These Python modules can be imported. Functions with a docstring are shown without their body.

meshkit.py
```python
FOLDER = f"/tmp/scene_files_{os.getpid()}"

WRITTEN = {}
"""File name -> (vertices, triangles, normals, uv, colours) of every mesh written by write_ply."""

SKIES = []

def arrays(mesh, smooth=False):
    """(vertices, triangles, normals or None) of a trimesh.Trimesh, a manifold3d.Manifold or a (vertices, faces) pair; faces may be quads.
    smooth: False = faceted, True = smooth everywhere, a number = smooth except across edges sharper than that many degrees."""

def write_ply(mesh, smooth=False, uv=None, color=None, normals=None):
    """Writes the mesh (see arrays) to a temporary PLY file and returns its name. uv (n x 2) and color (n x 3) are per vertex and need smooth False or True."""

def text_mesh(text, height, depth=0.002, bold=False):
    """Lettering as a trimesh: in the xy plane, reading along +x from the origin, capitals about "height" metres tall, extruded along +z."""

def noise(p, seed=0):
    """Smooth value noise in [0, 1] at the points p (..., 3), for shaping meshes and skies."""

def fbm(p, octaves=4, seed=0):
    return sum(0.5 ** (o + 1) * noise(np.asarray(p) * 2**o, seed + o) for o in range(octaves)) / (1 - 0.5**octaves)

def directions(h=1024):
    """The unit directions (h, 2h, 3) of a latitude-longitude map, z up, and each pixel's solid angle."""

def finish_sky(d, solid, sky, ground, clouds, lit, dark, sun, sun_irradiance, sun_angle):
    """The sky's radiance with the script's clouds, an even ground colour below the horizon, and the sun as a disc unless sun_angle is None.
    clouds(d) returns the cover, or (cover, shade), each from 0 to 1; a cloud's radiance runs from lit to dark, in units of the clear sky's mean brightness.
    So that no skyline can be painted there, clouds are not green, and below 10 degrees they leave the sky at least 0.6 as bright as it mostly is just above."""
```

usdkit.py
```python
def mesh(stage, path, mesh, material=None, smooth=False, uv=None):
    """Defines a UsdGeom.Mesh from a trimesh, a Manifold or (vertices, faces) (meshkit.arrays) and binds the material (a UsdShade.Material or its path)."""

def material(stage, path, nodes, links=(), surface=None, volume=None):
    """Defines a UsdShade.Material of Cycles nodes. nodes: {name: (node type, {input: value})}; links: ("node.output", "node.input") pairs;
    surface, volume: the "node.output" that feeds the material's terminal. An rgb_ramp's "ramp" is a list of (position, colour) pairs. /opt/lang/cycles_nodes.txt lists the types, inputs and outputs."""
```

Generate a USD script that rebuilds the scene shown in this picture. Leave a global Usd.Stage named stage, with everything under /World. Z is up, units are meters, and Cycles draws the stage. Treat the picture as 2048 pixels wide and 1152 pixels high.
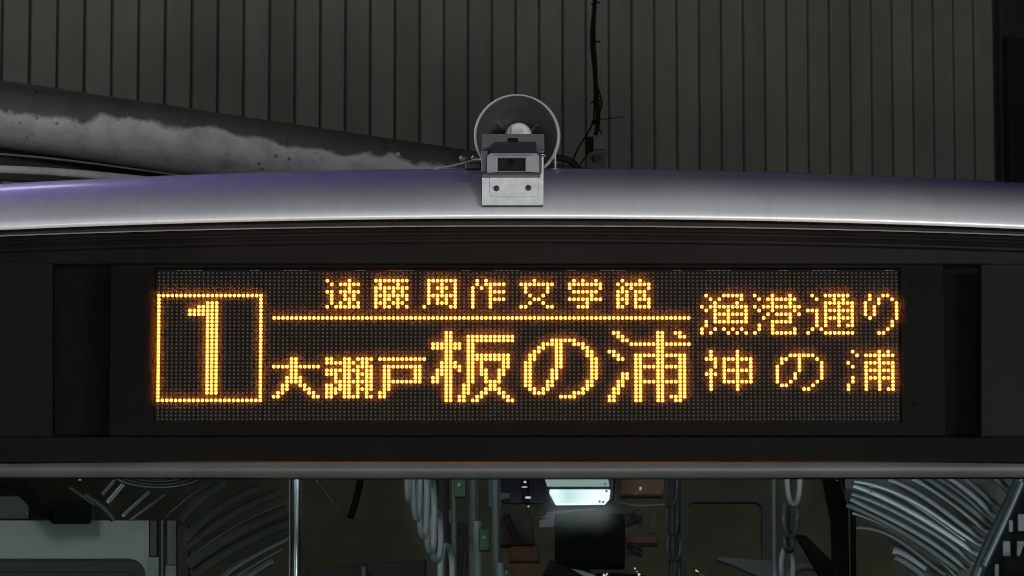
import math, random
import numpy as np, trimesh, usdkit
from scipy.interpolate import CubicSpline
from shapely.geometry import Polygon, box as sbox
from pxr import Usd, UsdGeom, UsdLux, UsdShade, Gf, Sdf
random.seed(7); rng = np.random.default_rng(7)
stage = Usd.Stage.CreateInMemory()
UsdGeom.SetStageUpAxis(stage, 'Z'); UsdGeom.SetStageMetersPerUnit(stage, 1.0)
UsdGeom.Xform.Define(stage, '/World'); UsdGeom.Scope.Define(stage, '/World/Looks')

# ---------------------------------------------------------------- camera
D, ELEV, FPX = 8.9, math.radians(8.5), 9934.0
ZC = 2.75 - D * math.tan(ELEV)
cam = UsdGeom.Camera.Define(stage, '/World/camera')
cam.CreateHorizontalApertureAttr(36.0); cam.CreateFocalLengthAttr(36.0 * FPX / 2048)
cam.CreateFStopAttr(29.0); cam.CreateFocusDistanceAttr(9.05)
cam.AddTranslateOp().Set(Gf.Vec3d(0, -D, ZC)); cam.AddRotateXOp().Set(90 + math.degrees(ELEV))
cam.CreateExposureAttr(0.0)

# ---------------------------------------------------------------- lamps of the terminal, and added lamps (all out of frame)
def rect(name, pos, target, w, h, inten, col):
    l = UsdLux.RectLight.Define(stage, '/World/' + name)
    l.CreateWidthAttr(w); l.CreateHeightAttr(h); l.CreateIntensityAttr(inten); l.CreateColorAttr(Gf.Vec3f(*col)); l.CreateNormalizeAttr(False)
    p, t = Gf.Vec3d(*pos), Gf.Vec3d(*target)
    m = Gf.Matrix4d().SetLookAt(p, t, Gf.Vec3d(0, 0, 1)).GetInverse()
    l.AddTransformOp().Set(m)
    return l
rect('terminal_lamp', (-3.6, -8.2, 2.5), (0, 0, 2.8), 2.0, 0.45, 15, (0.97, 1.0, 0.97))
rect('terminal_lamp_001', (3.6, -8.2, 2.6), (0, 0, 2.8), 2.0, 0.45, 92, (0.97, 1.0, 1.0))
rect('terminal_lamp_002', (0.3, -10.0, 0.8), (0, 0.0, 2.8), 3.6, 0.5, 50, (0.98, 1.0, 1.0))  # added low lamp, brightens the lip and the upright faces
rect('terminal_lamp_003', (-1.75, 0.40, 3.75), (-1.0, 0.25, 2.9), 0.9, 0.35, 26, (0.86, 0.84, 1.0))  # added overhead lamp, set close to brighten the violet left roof
rect('terminal_lamp_004', (-2.05, 4.8, 6.5), (-0.95, 0.1, 2.95), 1.1, 0.4, 6, (0.74, 0.66, 1.0))  # added lamp that makes the streak on the left roof edge
rect('added_cabin_fill', (0.0, 0.45, 2.72), (0.0, 2.0, 2.3), 1.7, 0.10, 5.0, (0.80, 0.95, 1.0))  # unseen fill added behind the sign to light the cabin

# ---------------------------------------------------------------- helpers
FW = np.array([0, math.cos(ELEV), math.sin(ELEV)]); UP = np.array([0, -math.sin(ELEV), math.cos(ELEV)])
def P(px, py, Y):
    """The point at depth Y that the photograph (2048 wide) shows at px, py."""
    d = FW * FPX + np.array([1., 0, 0]) * (px - 1024) - UP * (py - 576)
    t = (Y + D) / d[1]
    return np.array([0, -D, ZC]) + d * t
def S(Y): return (Y + D) / FPX / math.cos(ELEV)          # metres per photograph pixel at depth Y

MATS = {}
def pm(name, col, rough=0.5, metal=0.0, var=0.25, scale=30., bump=0.0, bscale=200., spec=0.5, coat=0.0, emit=None):
    if name in MATS: return MATS[name]
    c = np.array(col, float)
    n = {'tc': ('texture_coordinate', {}), 'n': ('noise_texture', {'scale': scale, 'detail': 6.0, 'roughness': 0.65}),
         'r': ('rgb_ramp', {'ramp': [(0.25, tuple(c * (1 - var))), (0.75, tuple(np.minimum(c * (1 + var), 1)))]}),
         'p': ('principled_bsdf', {'roughness': rough, 'metallic': metal, 'specular_ior_level': spec, 'coat_weight': coat})}
    l = [('tc.object', 'n.vector'), ('n.fac', 'r.fac'), ('r.color', 'p.base_color')]
    if bump:
        n['bn'] = ('noise_texture', {'scale': bscale, 'detail': 4.0}); n['b'] = ('bump', {'strength': bump, 'distance': 0.002})
        l += [('tc.object', 'bn.vector'), ('bn.fac', 'b.height'), ('b.normal', 'p.normal')]
    if emit: n['p'][1].update({'emission_color': emit[0], 'emission_strength': emit[1]})
    MATS[name] = usdkit.material(stage, '/World/Looks/' + name, n, l, surface='p.BSDF')
    return MATS[name]

USED = {}
def numbered(parent, name):
    k = (parent, name); USED[k] = USED.get(k, -1) + 1
    return name if USED[k] == 0 else f'{name}_{USED[k]:03d}'
def tag(prim, label=None, cat=None, group=None, kind=None):
    for k, v in (('label', label), ('category', cat), ('group', group), ('kind', kind)):
        if v: prim.SetCustomDataByKey(k, v)
    return prim
def thing(name, loc, label, cat, group=None):
    path = '/World/' + numbered('/World', name)
    x = UsdGeom.Xform.Define(stage, path); x.AddTranslateOp().Set(Gf.Vec3d(*map(float, loc)))
    return tag(x.GetPrim(), label, cat, group), np.array(loc, float)
def part(root, name, mesh, mat, label=None, kind=None, smooth=30):
    """root = (prim, origin); mesh in world coordinates."""
    prim, o = root
    path = str(prim.GetPath()) + '/' + numbered(str(prim.GetPath()), name)
    m = mesh.copy(); m.apply_translation(-o)
    pr = usdkit.mesh(stage, path, m, mat, smooth=smooth).GetPrim()
    tag(pr, label, None, None, kind)
    return pr, o
def cat_(ms): return trimesh.util.concatenate([m for m in ms if m is not None])

def loft(rows, closed=False):
    """rows: list of equally long point lists -> grid mesh."""
    R = np.array(rows, float); a, b = R.shape[:2]
    v = R.reshape(-1, 3); f = []
    for i in range(a - 1):
        for j in range(b - 1 + int(closed)):
            j2 = (j + 1) % b
            f += [[i * b + j, i * b + j2, (i + 1) * b + j2], [i * b + j, (i + 1) * b + j2, (i + 1) * b + j]]
    return trimesh.Trimesh(v, f, process=False)
def tube(pts, rad, n=10, flat=1.0, caps=True, closed=False):
    """flat scales the section across its second axis; rad may vary."""
    p = np.asarray(pts, float); r = np.broadcast_to(rad, (len(p),))
    t = np.roll(p, -1, 0) - np.roll(p, 1, 0) if closed else np.gradient(p, axis=0)
    t /= np.linalg.norm(t, axis=1, keepdims=True) + 1e-12
    ref = np.array([0, 1., 0]) if abs(t[:, 1]).mean() < 0.8 else np.array([0, 0, 1.])
    a = np.cross(t, ref); a /= np.linalg.norm(a, axis=1, keepdims=True) + 1e-12
    b = np.cross(a, t)
    an = np.arange(n) / n * 2 * math.pi
    rows = [p[i] + r[i] * (np.cos(an)[:, None] * a[i] + flat * np.sin(an)[:, None] * b[i]) for i in range(len(p))]
    if closed: rows.append(rows[0])
    m = loft(rows, closed=True)
    if caps and not closed:
        vs, fs = [m.vertices], [m.faces]; k = len(m.vertices)
        for row, c, fl in ((rows[0], p[0], 0), (rows[-1], p[-1], 1)):
            vs.append(np.vstack([row, c])); base = k; k += n + 1
            fs.append([[base + n, base + (j + (fl == 0)) % n, base + (j + (fl == 1)) % n] if True else 0 for j in range(n)])
        m = trimesh.Trimesh(np.vstack(vs), np.vstack(fs), process=False)
    return m
def spline(pts, n=24):
    p = np.asarray(pts, float); t = np.r_[0, np.cumsum(np.linalg.norm(np.diff(p, axis=0), axis=1))]
    return CubicSpline(t, p)(np.linspace(0, t[-1], n))
def extr(poly, y0, y1, plane=None):
    """Polygon in (x, z) extruded from y0 to y1 (front y0)."""
    m = trimesh.creation.extrude_polygon(poly, y1 - y0, engine='earcut')
    v = m.vertices.copy(); m.vertices = np.stack([v[:, 0], y0 + v[:, 2], v[:, 1]], 1); m.invert()
    return m
def bev(poly, y0, y1, b=0.002):
    """Extrusion with its front edge chamfered by b."""
    import manifold3d  # noqa: F401
    outer = np.array(poly.exterior.coords)[:-1]
    inner_poly = poly.buffer(-b, join_style=2)
    if inner_poly.is_empty or len(inner_poly.exterior.coords) != len(poly.exterior.coords): return extr(poly, y0, y1)
    inner = np.array(inner_poly.exterior.coords)[:-1]
    k = np.argmin(((inner - outer[0]) ** 2).sum(1)); inner = np.roll(inner, -k, 0)
    if Polygon(inner).exterior.is_ccw != Polygon(outer).exterior.is_ccw: inner = np.roll(inner[::-1], 1, 0)
    mk = lambda q, y: np.stack([q[:, 0], np.full(len(q), y), q[:, 1]], 1)
    body = loft([mk(outer, y1), mk(outer, y0 + b), mk(inner, y0)], closed=True)
    cap = extr(Polygon(inner), y0, y0 + 1e-4)
    cap = trimesh.Trimesh(cap.vertices, cap.faces[(np.abs(cap.vertices[cap.faces][:, :, 1] - y0) < 1e-6).all(1)], process=False)
    back = extr(Polygon(outer), y1 - 1e-4, y1)
    back = trimesh.Trimesh(back.vertices, back.faces[(np.abs(back.vertices[back.faces][:, :, 1] - y1) < 1e-6).all(1)], process=False)
    m = cat_([body, cap, back]); m.merge_vertices(); trimesh.repair.fix_normals(m)
    return m
def pxpoly(pts, Y):
    return Polygon([(P(x, y, Y)[0], P(x, y, Y)[2]) for x, y in pts])
def pxbox(x0, y0, x1, y1, Y, depth=0.02, r=0.0, b=0.002):
    """Board seen at pixels x0..x1, y0..y1, its front at depth Y."""
    q = pxpoly([(x0, y1), (x1, y1), (x1, y0), (x0, y0)], Y)
    if r: q = q.buffer(-r * S(Y)).buffer(r * S(Y), quad_segs=6)
    return bev(q, Y, Y + depth, b) if b else extr(q, Y, Y + depth)
def revolve(profile, center, n=48, axis='y', tilt=0.0):
    """profile: (r, y) pairs turned about the y axis through center."""
    an = np.linspace(0, 2 * math.pi, n, endpoint=False)
    rows = [np.stack([r * np.cos(an), np.full(n, y), r * np.sin(an)], 1) for r, y in profile]
    m = loft(rows, closed=True)
    if tilt: m.apply_transform(trimesh.transformations.rotation_matrix(tilt, [1, 0, 0]))
    m.apply_translation(center)
    return m

# ---------------------------------------------------------------- materials
def paint_material():
    n = {'g': ('geometry', {}), 'sx': ('separate_xyz', {}),
         'att': ('attribute', {'attribute': 'band'}), 'lip': ('attribute', {'attribute': 'lip'}), 'lip_highlight': ('mix_color', {'b': (0.86, 0.86, 0.87)}),  # lip mixes a painted highlight into the roof edge
         'nz': ('noise_texture', {'scale': 6.0, 'detail': 5.0}),
         'add': ('math', {'math_type': 'multiply_add', 'value2': 0.14, 'value3': -0.07}),
         'sum': ('math', {'math_type': 'add'}),
         'r': ('rgb_ramp', {'ramp': [(0.0, (0.58, 0.58, 0.60)), (0.14, (0.50, 0.50, 0.525)), (0.34, (0.34, 0.34, 0.365)), (0.52, (0.235, 0.235, 0.265)), (0.68, (0.185, 0.178, 0.25)), (0.80, (0.172, 0.155, 0.29)), (1.0, (0.165, 0.14, 0.32))]}),  # darkening towards the top is painted shade; the violet is real paint
         'sm': ('mapping', {'scale': (26.0, 2.0, 3.0)}), 'sn': ('noise_texture', {'scale': 1.6, 'detail': 6.0, 'roughness': 0.65}), 'sr': ('rgb_ramp', {'ramp': [(0.28, (0.74, 0.74, 0.73)), (0.5, (1, 1, 1)), (0.75, (1.07, 1.07, 1.07))]}), 'sx2': ('mix_color', {'blend_type': 'multiply', 'fac': 0.28}), 'fl': ('noise_texture', {'scale': 900.0, 'detail': 2.0}), 'b': ('bump', {'strength': 0.05, 'distance': 0.001}),
         'rn': ('noise_texture', {'scale': 14.0, 'detail': 5.0}), 'rr': ('map_range', {'from_min': 0.3, 'from_max': 0.7, 'to_min': 0.30, 'to_max': 0.42}),
         'p': ('principled_bsdf', {'metallic': 0.12, 'roughness': 0.38, 'coat_weight': 0.55, 'coat_roughness': 0.16})}
    l = [('g.position', 'nz.vector'), ('nz.fac', 'add.value1'), ('att.fac', 'sum.value1'), ('add.value', 'sum.value2'), ('sum.value', 'r.fac'), ('r.color', 'lip_highlight.a'), ('lip.fac', 'lip_highlight.fac'), ('g.position', 'sm.vector'), ('sm.vector', 'sn.vector'), ('sn.fac', 'sr.fac'), ('lip_highlight.result', 'sx2.a'), ('sr.color', 'sx2.b'), ('sx2.result', 'p.base_color'),
         ('g.position', 'fl.vector'), ('fl.fac', 'b.height'), ('b.normal', 'p.normal'), ('g.position', 'rn.vector'), ('rn.fac', 'rr.value'), ('rr.result', 'p.roughness')]
    return usdkit.material(stage, '/World/Looks/pearl_paint_shaded', n, l, surface='p.BSDF')
PAINT = paint_material()

def glass_material(name, haze, tint=(0.93, 0.95, 0.94), hr=0.70, hi=1.4, film=(1.0, 0.58, 0.27)):
    """A pane: clear with a mirror-like surface, and an added scattering layer that gives halo and blur."""
    n = {'f': ('fresnel', {'IOR': 1.45}), 't': ('transparent_bsdf', {'color': tint}), 'gl': ('glossy_bsdf', {'color': (1, 1, 1), 'roughness': 0.03}),
         'rf': ('refraction_bsdf', {'color': film, 'roughness': hr, 'IOR': hi, 'distribution': 'beckmann'}),
         'm1': ('mix_closure', {'fac': haze}), 'm2': ('mix_closure', {})}
    l = [('t.BSDF', 'm1.closure1'), ('rf.BSDF', 'm1.closure2'), ('m1.closure', 'm2.closure1'), ('gl.BSDF', 'm2.closure2'), ('f.fac', 'm2.fac')]
    return usdkit.material(stage, '/World/Looks/' + name, n, l, surface='m2.closure')
GLASS_SIGN = glass_material('halo_glass', 0.095)  # amber scattering layer, added to give the LEDs a halo
GLASS = glass_material('clear_glass', 0.085, (0.58, 0.63, 0.61), 0.40, 1.05, (0.6, 0.65, 0.63))

def led_material():
    n = {'g': ('geometry', {}), 's': ('separate_xyz', {}), 'm': ('math', {'math_type': 'multiply', 'value2': -1.0}),
         'r': ('rgb_ramp', {'ramp': [(0.0, (0.15, 0.025, 0.001)), (0.3, (1.2, 0.24, 0.006)), (0.5, (5.0, 1.25, 0.05)), (0.75, (9.5, 3.0, 0.24)), (0.92, (13.0, 5.0, 0.8)), (1.0, (15.0, 6.4, 1.3))]}),
         'e': ('emission', {}), 'mr': ('map_range', {'from_min': 0.0, 'from_max': 1.0, 'to_min': 0.7, 'to_max': 1.2})}
    l = [('g.random_per_island', 'mr.value'), ('mr.result', 'e.strength'), ('g.true_normal', 's.vector'), ('s.y', 'm.value1'), ('m.value', 'r.fac'), ('r.color', 'e.color'), ]
    return usdkit.material(stage, '/World/Looks/amber_led', n, l, surface='e.emission')
LED = led_material()
BOARD = pm('led_board_black', (0.010, 0.0098, 0.009), 0.55, var=0.15, spec=0.07)
UNLIT = pm('unlit_led_lens', (0.185, 0.18, 0.155), 0.3, var=0.3, scale=300, spec=0.4)
BLACK = pm('mask_black', (0.009, 0.0098, 0.0095), 0.7, var=0.35, scale=5, bump=0.05, spec=0.07)
BLACK2 = pm('mask_charcoal', (0.0080, 0.0105, 0.0102), 0.5, var=0.3, scale=4, spec=0.07)
DEEP = pm('recess_black', (0.008, 0.008, 0.0075), 0.7, spec=0.07)
RUBBER = pm('dark_rubber', (0.03, 0.03, 0.028), 0.6, var=0.4, scale=15)
RAIL = pm('grey_moulding', (0.082, 0.089, 0.083), 0.5, var=0.22, scale=9)
WHITE = pm('white_bracket_paint', (0.62, 0.63, 0.64), 0.42, var=0.22, scale=55, bump=0.05)
GREY = pm('camera_grey', (0.29, 0.295, 0.30), 0.4, var=0.12, scale=60)
GREYD = pm('camera_dark_grey', (0.045, 0.044, 0.052), 0.45, var=0.15, scale=60)
STEEL = pm('chrome_steel', (0.62, 0.64, 0.66), 0.2, metal=1.0, var=0.06)
DARKM = pm('dark_fastener', (0.03, 0.03, 0.03), 0.4, metal=0.3)

# ---------------------------------------------------------------- wall of upright slats behind the bus
WA = P(-60, 200, 9.0); WTH = math.radians(33); WD = np.array([math.cos(WTH), math.sin(WTH), 0]); WN = np.array([math.sin(WTH), -math.cos(WTH), 0])
def slat_material(name, tone):
    n = {'tc': ('texture_coordinate', {}), 'mp': ('mapping', {'scale': (1, 1, 0.12)}), 'n': ('noise_texture', {'scale': 9.0, 'detail': 8.0, 'roughness': 0.7}),
         'n2': ('noise_texture', {'scale': 2.2, 'detail': 4.0}), 'a': ('math', {'math_type': 'multiply_add', 'value2': 0.5}), 'h': ('math', {'math_type': 'multiply', 'value2': 0.5}),
         'r': ('rgb_ramp', {'ramp': [(0.3, tuple(np.array(tone) * 0.75)), (0.7, tuple(np.array(tone) * 1.2))]}),
         'bn': ('noise_texture', {'scale': 160.0, 'detail': 5.0}), 'b': ('bump', {'strength': 0.25, 'distance': 0.003}), 'p': ('principled_bsdf', {'roughness': 0.75})}
    l = [('tc.object', 'mp.vector'), ('mp.vector', 'n.vector'), ('tc.object', 'n2.vector'), ('n.fac', 'a.value1'), ('n2.fac', 'h.value1'), ('h.value', 'a.value3'), ('a.value', 'r.fac'), ('r.color', 'p.base_color'),
         ('tc.object', 'bn.vector'), ('bn.fac', 'b.height'), ('b.normal', 'p.normal')]
    return usdkit.material(stage, '/World/Looks/' + name, n, l, surface='p.BSDF')
SLATS = [slat_material(f'slat_tone_{w}', t) for w, t in (('a', (0.315, 0.300, 0.258)), ('b', (0.290, 0.277, 0.242)), ('c', (0.332, 0.315, 0.270)))]
wall = thing('panelled_wall', (WA[0], WA[1], 0.0), 'grey wall of narrow upright slats with dark grooves, rising behind the bus', 'wall')
WZ0, WZ1 = 0.0, 9.8
def wall_u(px):                                           # distance along the wall seen at px
    d = FW * FPX + np.array([1., 0, 0]) * (px - 1024) - UP * (150 - 576)
    o = np.array([0, -D, ZC]); t = np.dot(WA - o, WN) / np.dot(d, WN)
    return float(np.dot(o + d * t - WA, WD))
joints_px = [5.4, 59, 113.9, 167.6, 221.8, 275.5, 330.3, 384, 436, 488.7, 539.7, 592.4, 644.5, 695.5, 744.9, 793.2, 842.1, 889.9, 938.2, 984.4, 1031.1, 1079.5, 1126.4, 1171.8, 1218, 1263, 1309.3, 1354.6, 1400, 1444.9, 1488.9, 1531.5, 1573.6, 1616.2, 1660.2, 1701.9, 1743.5, 1785.2, 1825.9, 1869.4, 1910.2, 1951, 1991]
us = np.array([wall_u(x) for x in joints_px]); k = np.polyfit(np.arange(len(us)), us, 2)
fit = np.polyval(k, np.arange(-2, len(us)))
def wall_board(u0, u1, z0, z1, d0, d1, ch=0.003):
    """Board on the wall from u0 to u1, standing d0..d1 out of it, front edges chamfered."""
    pr = [(u0, d0), (u1, d0), (u1, d1 - ch), (u1 - ch, d1), (u0 + ch, d1), (u0, d1 - ch)]
    rows = [[WA * [1, 1, 0] + WD * u + WN * d + [0, 0, z] for u, d in pr] for z in (z0, z1)]
    m = loft(rows, closed=True)
    c = [[0, 1, 2], [0, 2, 3], [0, 3, 4], [0, 4, 5]]
    f = np.vstack([m.faces, c, np.array(c)[:, ::-1] + 6]); m = trimesh.Trimesh(m.vertices, f, process=False)
    trimesh.repair.fix_normals(m)
    return m
part(wall, 'backing_board', wall_board(fit[0] - 0.3, fit[-1] + 0.02, WZ0, WZ1, -0.05, -0.014), pm('groove_black', (0.04, 0.039, 0.034), 0.9))
for i in range(len(fit) - 1):
    g = 0.0068
    part(wall, 'slat', wall_board(fit[i] + g, fit[i + 1] - g, WZ0 + 0.01, WZ1 - 0.01, -0.0138, rng.uniform(-0.001, 0.0015), 0.0025), SLATS[rng.integers(3)], smooth=False)
col = thing('corner_column', P(2030, 340, 14.5), 'black column standing at the right end of the slatted wall', 'column')
cu = fit[-1]
part(col, 'shaft', wall_board(cu + 0.05, cu + 1.6, WZ0, WZ1, -0.10, -0.02), pm('column_black', (0.045, 0.048, 0.047), 0.8, var=0.3, scale=6))
part(col, 'base_block', wall_board(cu + 0.055, cu + 1.62, WZ0, P(2030, 318, 14.6)[2], -0.018, 0.03), pm('column_block', (0.02, 0.021, 0.021), 0.8))

# ---------------------------------------------------------------- sooty pipe and the rail under it, left
def pipe_material():
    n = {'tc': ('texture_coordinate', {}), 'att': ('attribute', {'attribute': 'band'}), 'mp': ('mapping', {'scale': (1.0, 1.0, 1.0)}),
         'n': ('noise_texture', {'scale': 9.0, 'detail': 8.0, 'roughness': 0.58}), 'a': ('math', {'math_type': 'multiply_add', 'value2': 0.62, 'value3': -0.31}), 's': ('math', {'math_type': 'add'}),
         'r': ('rgb_ramp', {'ramp': [(0.0, (0.15, 0.155, 0.145)), (0.25, (0.20, 0.205, 0.19)), (0.44, (0.245, 0.25, 0.235)), (0.47, (0.17, 0.172, 0.16)), (0.52, (0.036, 0.036, 0.031)), (1.0, (0.030, 0.029, 0.025))]}),  # below the soot line, darkening downwards is painted underside shade
         'v': ('voronoi_texture', {'scale': 34.0, 'randomness': 1.0}), 'vr': ('rgb_ramp', {'ramp': [(0.0, (0.12, 0.12, 0.12)), (0.08, (0.25, 0.25, 0.25)), (0.19, (1, 1, 1)), (1.0, (1, 1, 1))]}),
         'gr': ('noise_texture', {'scale': 16.0, 'detail': 7.0, 'roughness': 0.7}), 'grr': ('rgb_ramp', {'ramp': [(0.30, (0.55, 0.54, 0.50)), (0.52, (1, 1, 1)), (1.0, (1.1, 1.1, 1.08))]}), 'mg': ('mix_color', {'blend_type': 'multiply', 'fac': 0.85}), 'vn': ('noise_texture', {'scale': 4.0, 'detail': 2.0}), 'vs': ('map_range', {'from_min': 0.48, 'from_max': 0.58, 'to_min': 0.0, 'to_max': 1.0}),
         'mx': ('mix_color', {'blend_type': 'multiply', 'fac': 1.0}),
         'p': ('principled_bsdf', {'roughness': 0.7}), 'bn': ('noise_texture', {'scale': 60.0, 'detail': 6.0}), 'b': ('bump', {'strength': 0.35, 'distance': 0.004})}
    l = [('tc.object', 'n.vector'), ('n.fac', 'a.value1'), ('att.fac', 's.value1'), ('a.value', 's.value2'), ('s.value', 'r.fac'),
         ('tc.object', 'v.vector'), ('v.distance', 'vr.fac'), ('tc.object', 'vn.vector'), ('vn.fac', 'vs.value'), ('vs.result', 'mx.fac'), ('r.color', 'mx.a'), ('vr.color', 'mx.b'), ('tc.object', 'gr.vector'), ('gr.fac', 'grr.fac'), ('mx.result', 'mg.a'), ('grr.color', 'mg.b'), ('mg.result', 'p.base_color'),
         ('tc.object', 'bn.vector'), ('bn.fac', 'b.height'), ('b.normal', 'p.normal')]
    return usdkit.material(stage, '/World/Looks/sooty_pipe', n, l, surface='p.BSDF')
def with_band(prim, values, key='band'):
    UsdGeom.PrimvarsAPI(prim).CreatePrimvar(key, Sdf.ValueTypeNames.FloatArray, 'vertex').Set([float(x) for x in values])
def pipe_ends():
    pass
pa, pb = P(-160, 204, 2.0), P(1250, 414, 2.3)
ra = 68 * S(2.0)
pipe = thing('sooty_pipe', (pa + pb) / 2, 'fat pale pipe with sooty upper half, sloping down behind the bus roof at left', 'pipe')
axis = (pb - pa) / np.linalg.norm(pb - pa); ax2 = np.cross(axis, [0, 0, 1.]); ax2 /= np.linalg.norm(ax2); ax3 = np.cross(ax2, axis)
nL, nA = 160, 72; rows, band = [], []
for i in range(nL):
    c = pa + (pb - pa) * i / (nL - 1)
    an = np.arange(nA) / nA * 2 * math.pi
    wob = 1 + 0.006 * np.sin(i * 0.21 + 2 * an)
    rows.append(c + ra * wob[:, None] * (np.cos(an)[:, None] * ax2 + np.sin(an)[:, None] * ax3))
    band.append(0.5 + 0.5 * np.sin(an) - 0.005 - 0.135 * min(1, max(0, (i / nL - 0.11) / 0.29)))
m = loft(rows, closed=True)
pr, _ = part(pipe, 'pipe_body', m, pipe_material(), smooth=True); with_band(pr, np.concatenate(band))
rl = thing('beam_edge', P(100, 345, 1.6), 'thin pale metal edge under the sooty pipe at the left', 'beam')
SOFFIT = pm('pale_steel_edge', (0.20, 0.195, 0.17), 0.6, var=0.4, scale=12, bump=0.2)
part(rl, 'flange', tube(spline([P(-40, 338, 1.6), P(110, 344, 1.65), P(230, 354, 1.7), P(420, 374, 1.8)], 30), 8 * S(1.6), 12, flat=0.6), SOFFIT)
part(rl, 'lip', tube(spline([P(-40, 306, 1.66), P(110, 318, 1.7), P(230, 333, 1.75), P(420, 358, 1.85)], 30), 2.2 * S(1.6), 8), pm('edge_lip', (0.07, 0.07, 0.062), 0.6))
part(rl, 'shade_fill', tube(spline([P(-60, 318, 2.2), P(110, 328, 2.22), P(230, 345, 2.25), P(420, 372, 2.3)], 30), 44 * S(2.2), 16, flat=0.3), pm('shade_fill_black', (0.018, 0.018, 0.016), 0.8))  # dark fill put in as the shadow gap under the pipe

# ---------------------------------------------------------------- the bus front
bus = thing('bus', (0, 0.5, 2.4), 'purple and silver bus front seen from below, with dark mask and windscreen', 'bus')
U = lambda x: abs((x - 1045) / 1045.0)
Tl = lambda x: 337 + 31 * U(x) ** 2
Bl = lambda x: 429 + 23.5 * U(x) ** 2
Ll = lambda x: 451.5 + 20 * U(x) ** 2
XS = np.linspace(-160, 2210, 96)
def sweep(prof):                                           # prof(x) -> list of (py, Y)
    return loft([[P(x, py, Y + 0.07 * U(x) ** 2) for py, Y in prof(x)] for x in XS])
def roof_prof(x):
    B, T = Bl(x), Tl(x); pts = []
    R_, A0, A1 = 0.0115, math.radians(12), math.radians(-38)
    pts += [(B + 8.6, 0.060), (B + 8.2, 0.018)]
    for a in np.linspace(A1, A0, 11):
        pts.append((B - R_ * math.sin(a) / S(0.0), R_ * (1 - math.cos(a))))
    B0, Y0 = pts[-1]; H = B0 - T; N = 26
    for a in range(1, N + 1):
        f = a / N; th = A0 + (a - 0.5) / N * (math.radians(85) - A0)
        Y0 += H / N * S(0) * math.tan(th)
        pts.append((B0 - H * f, Y0))
    return pts
rp = [roof_prof(x) for x in XS]
rows, band, lip = [], [], []
for x, prof in zip(XS, rp):
    lip += [math.exp(-((py - Bl(x) - 0.5) / 7.5) ** 2) for py, _ in prof] + [0, 0]  # weight of the painted highlight along the roof edge
    row = [P(x, py, Y + 0.07 * U(x) ** 2) for py, Y in prof]
    e = row[-1]; row += [e + np.array([0, 0.15, 0.004]), e + np.array([0, 1.2, 0.006])]
    rows.append(row)
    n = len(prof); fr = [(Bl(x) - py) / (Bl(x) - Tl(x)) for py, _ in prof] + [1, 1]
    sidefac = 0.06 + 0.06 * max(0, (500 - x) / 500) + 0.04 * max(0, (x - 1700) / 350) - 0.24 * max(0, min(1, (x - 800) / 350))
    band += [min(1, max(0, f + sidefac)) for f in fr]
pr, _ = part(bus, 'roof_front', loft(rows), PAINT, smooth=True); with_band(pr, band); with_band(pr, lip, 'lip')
part(bus, 'roof_groove', sweep(lambda x: [(Bl(x) + 6, 0.05), (Bl(x) + 14, 0.034), (Ll(x) + 2, 0.032)]), pm('groove_brown', (0.03, 0.03, 0.028), 0.8, var=0.2, spec=0.1), label='dark channel under the silver roof edge')
part(bus, 'trim_line', sweep(lambda x: [(Ll(x) + 1.6, 0.034), (Ll(x) + 1.3, 0.0285), (Ll(x) - 0.2, 0.0275), (Ll(x) - 1.4, 0.030), (Ll(x) - 1.6, 0.034)]), pm('thin_trim', (0.34, 0.33, 0.30), 0.4), label='thin pale seam along the mask top')
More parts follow.
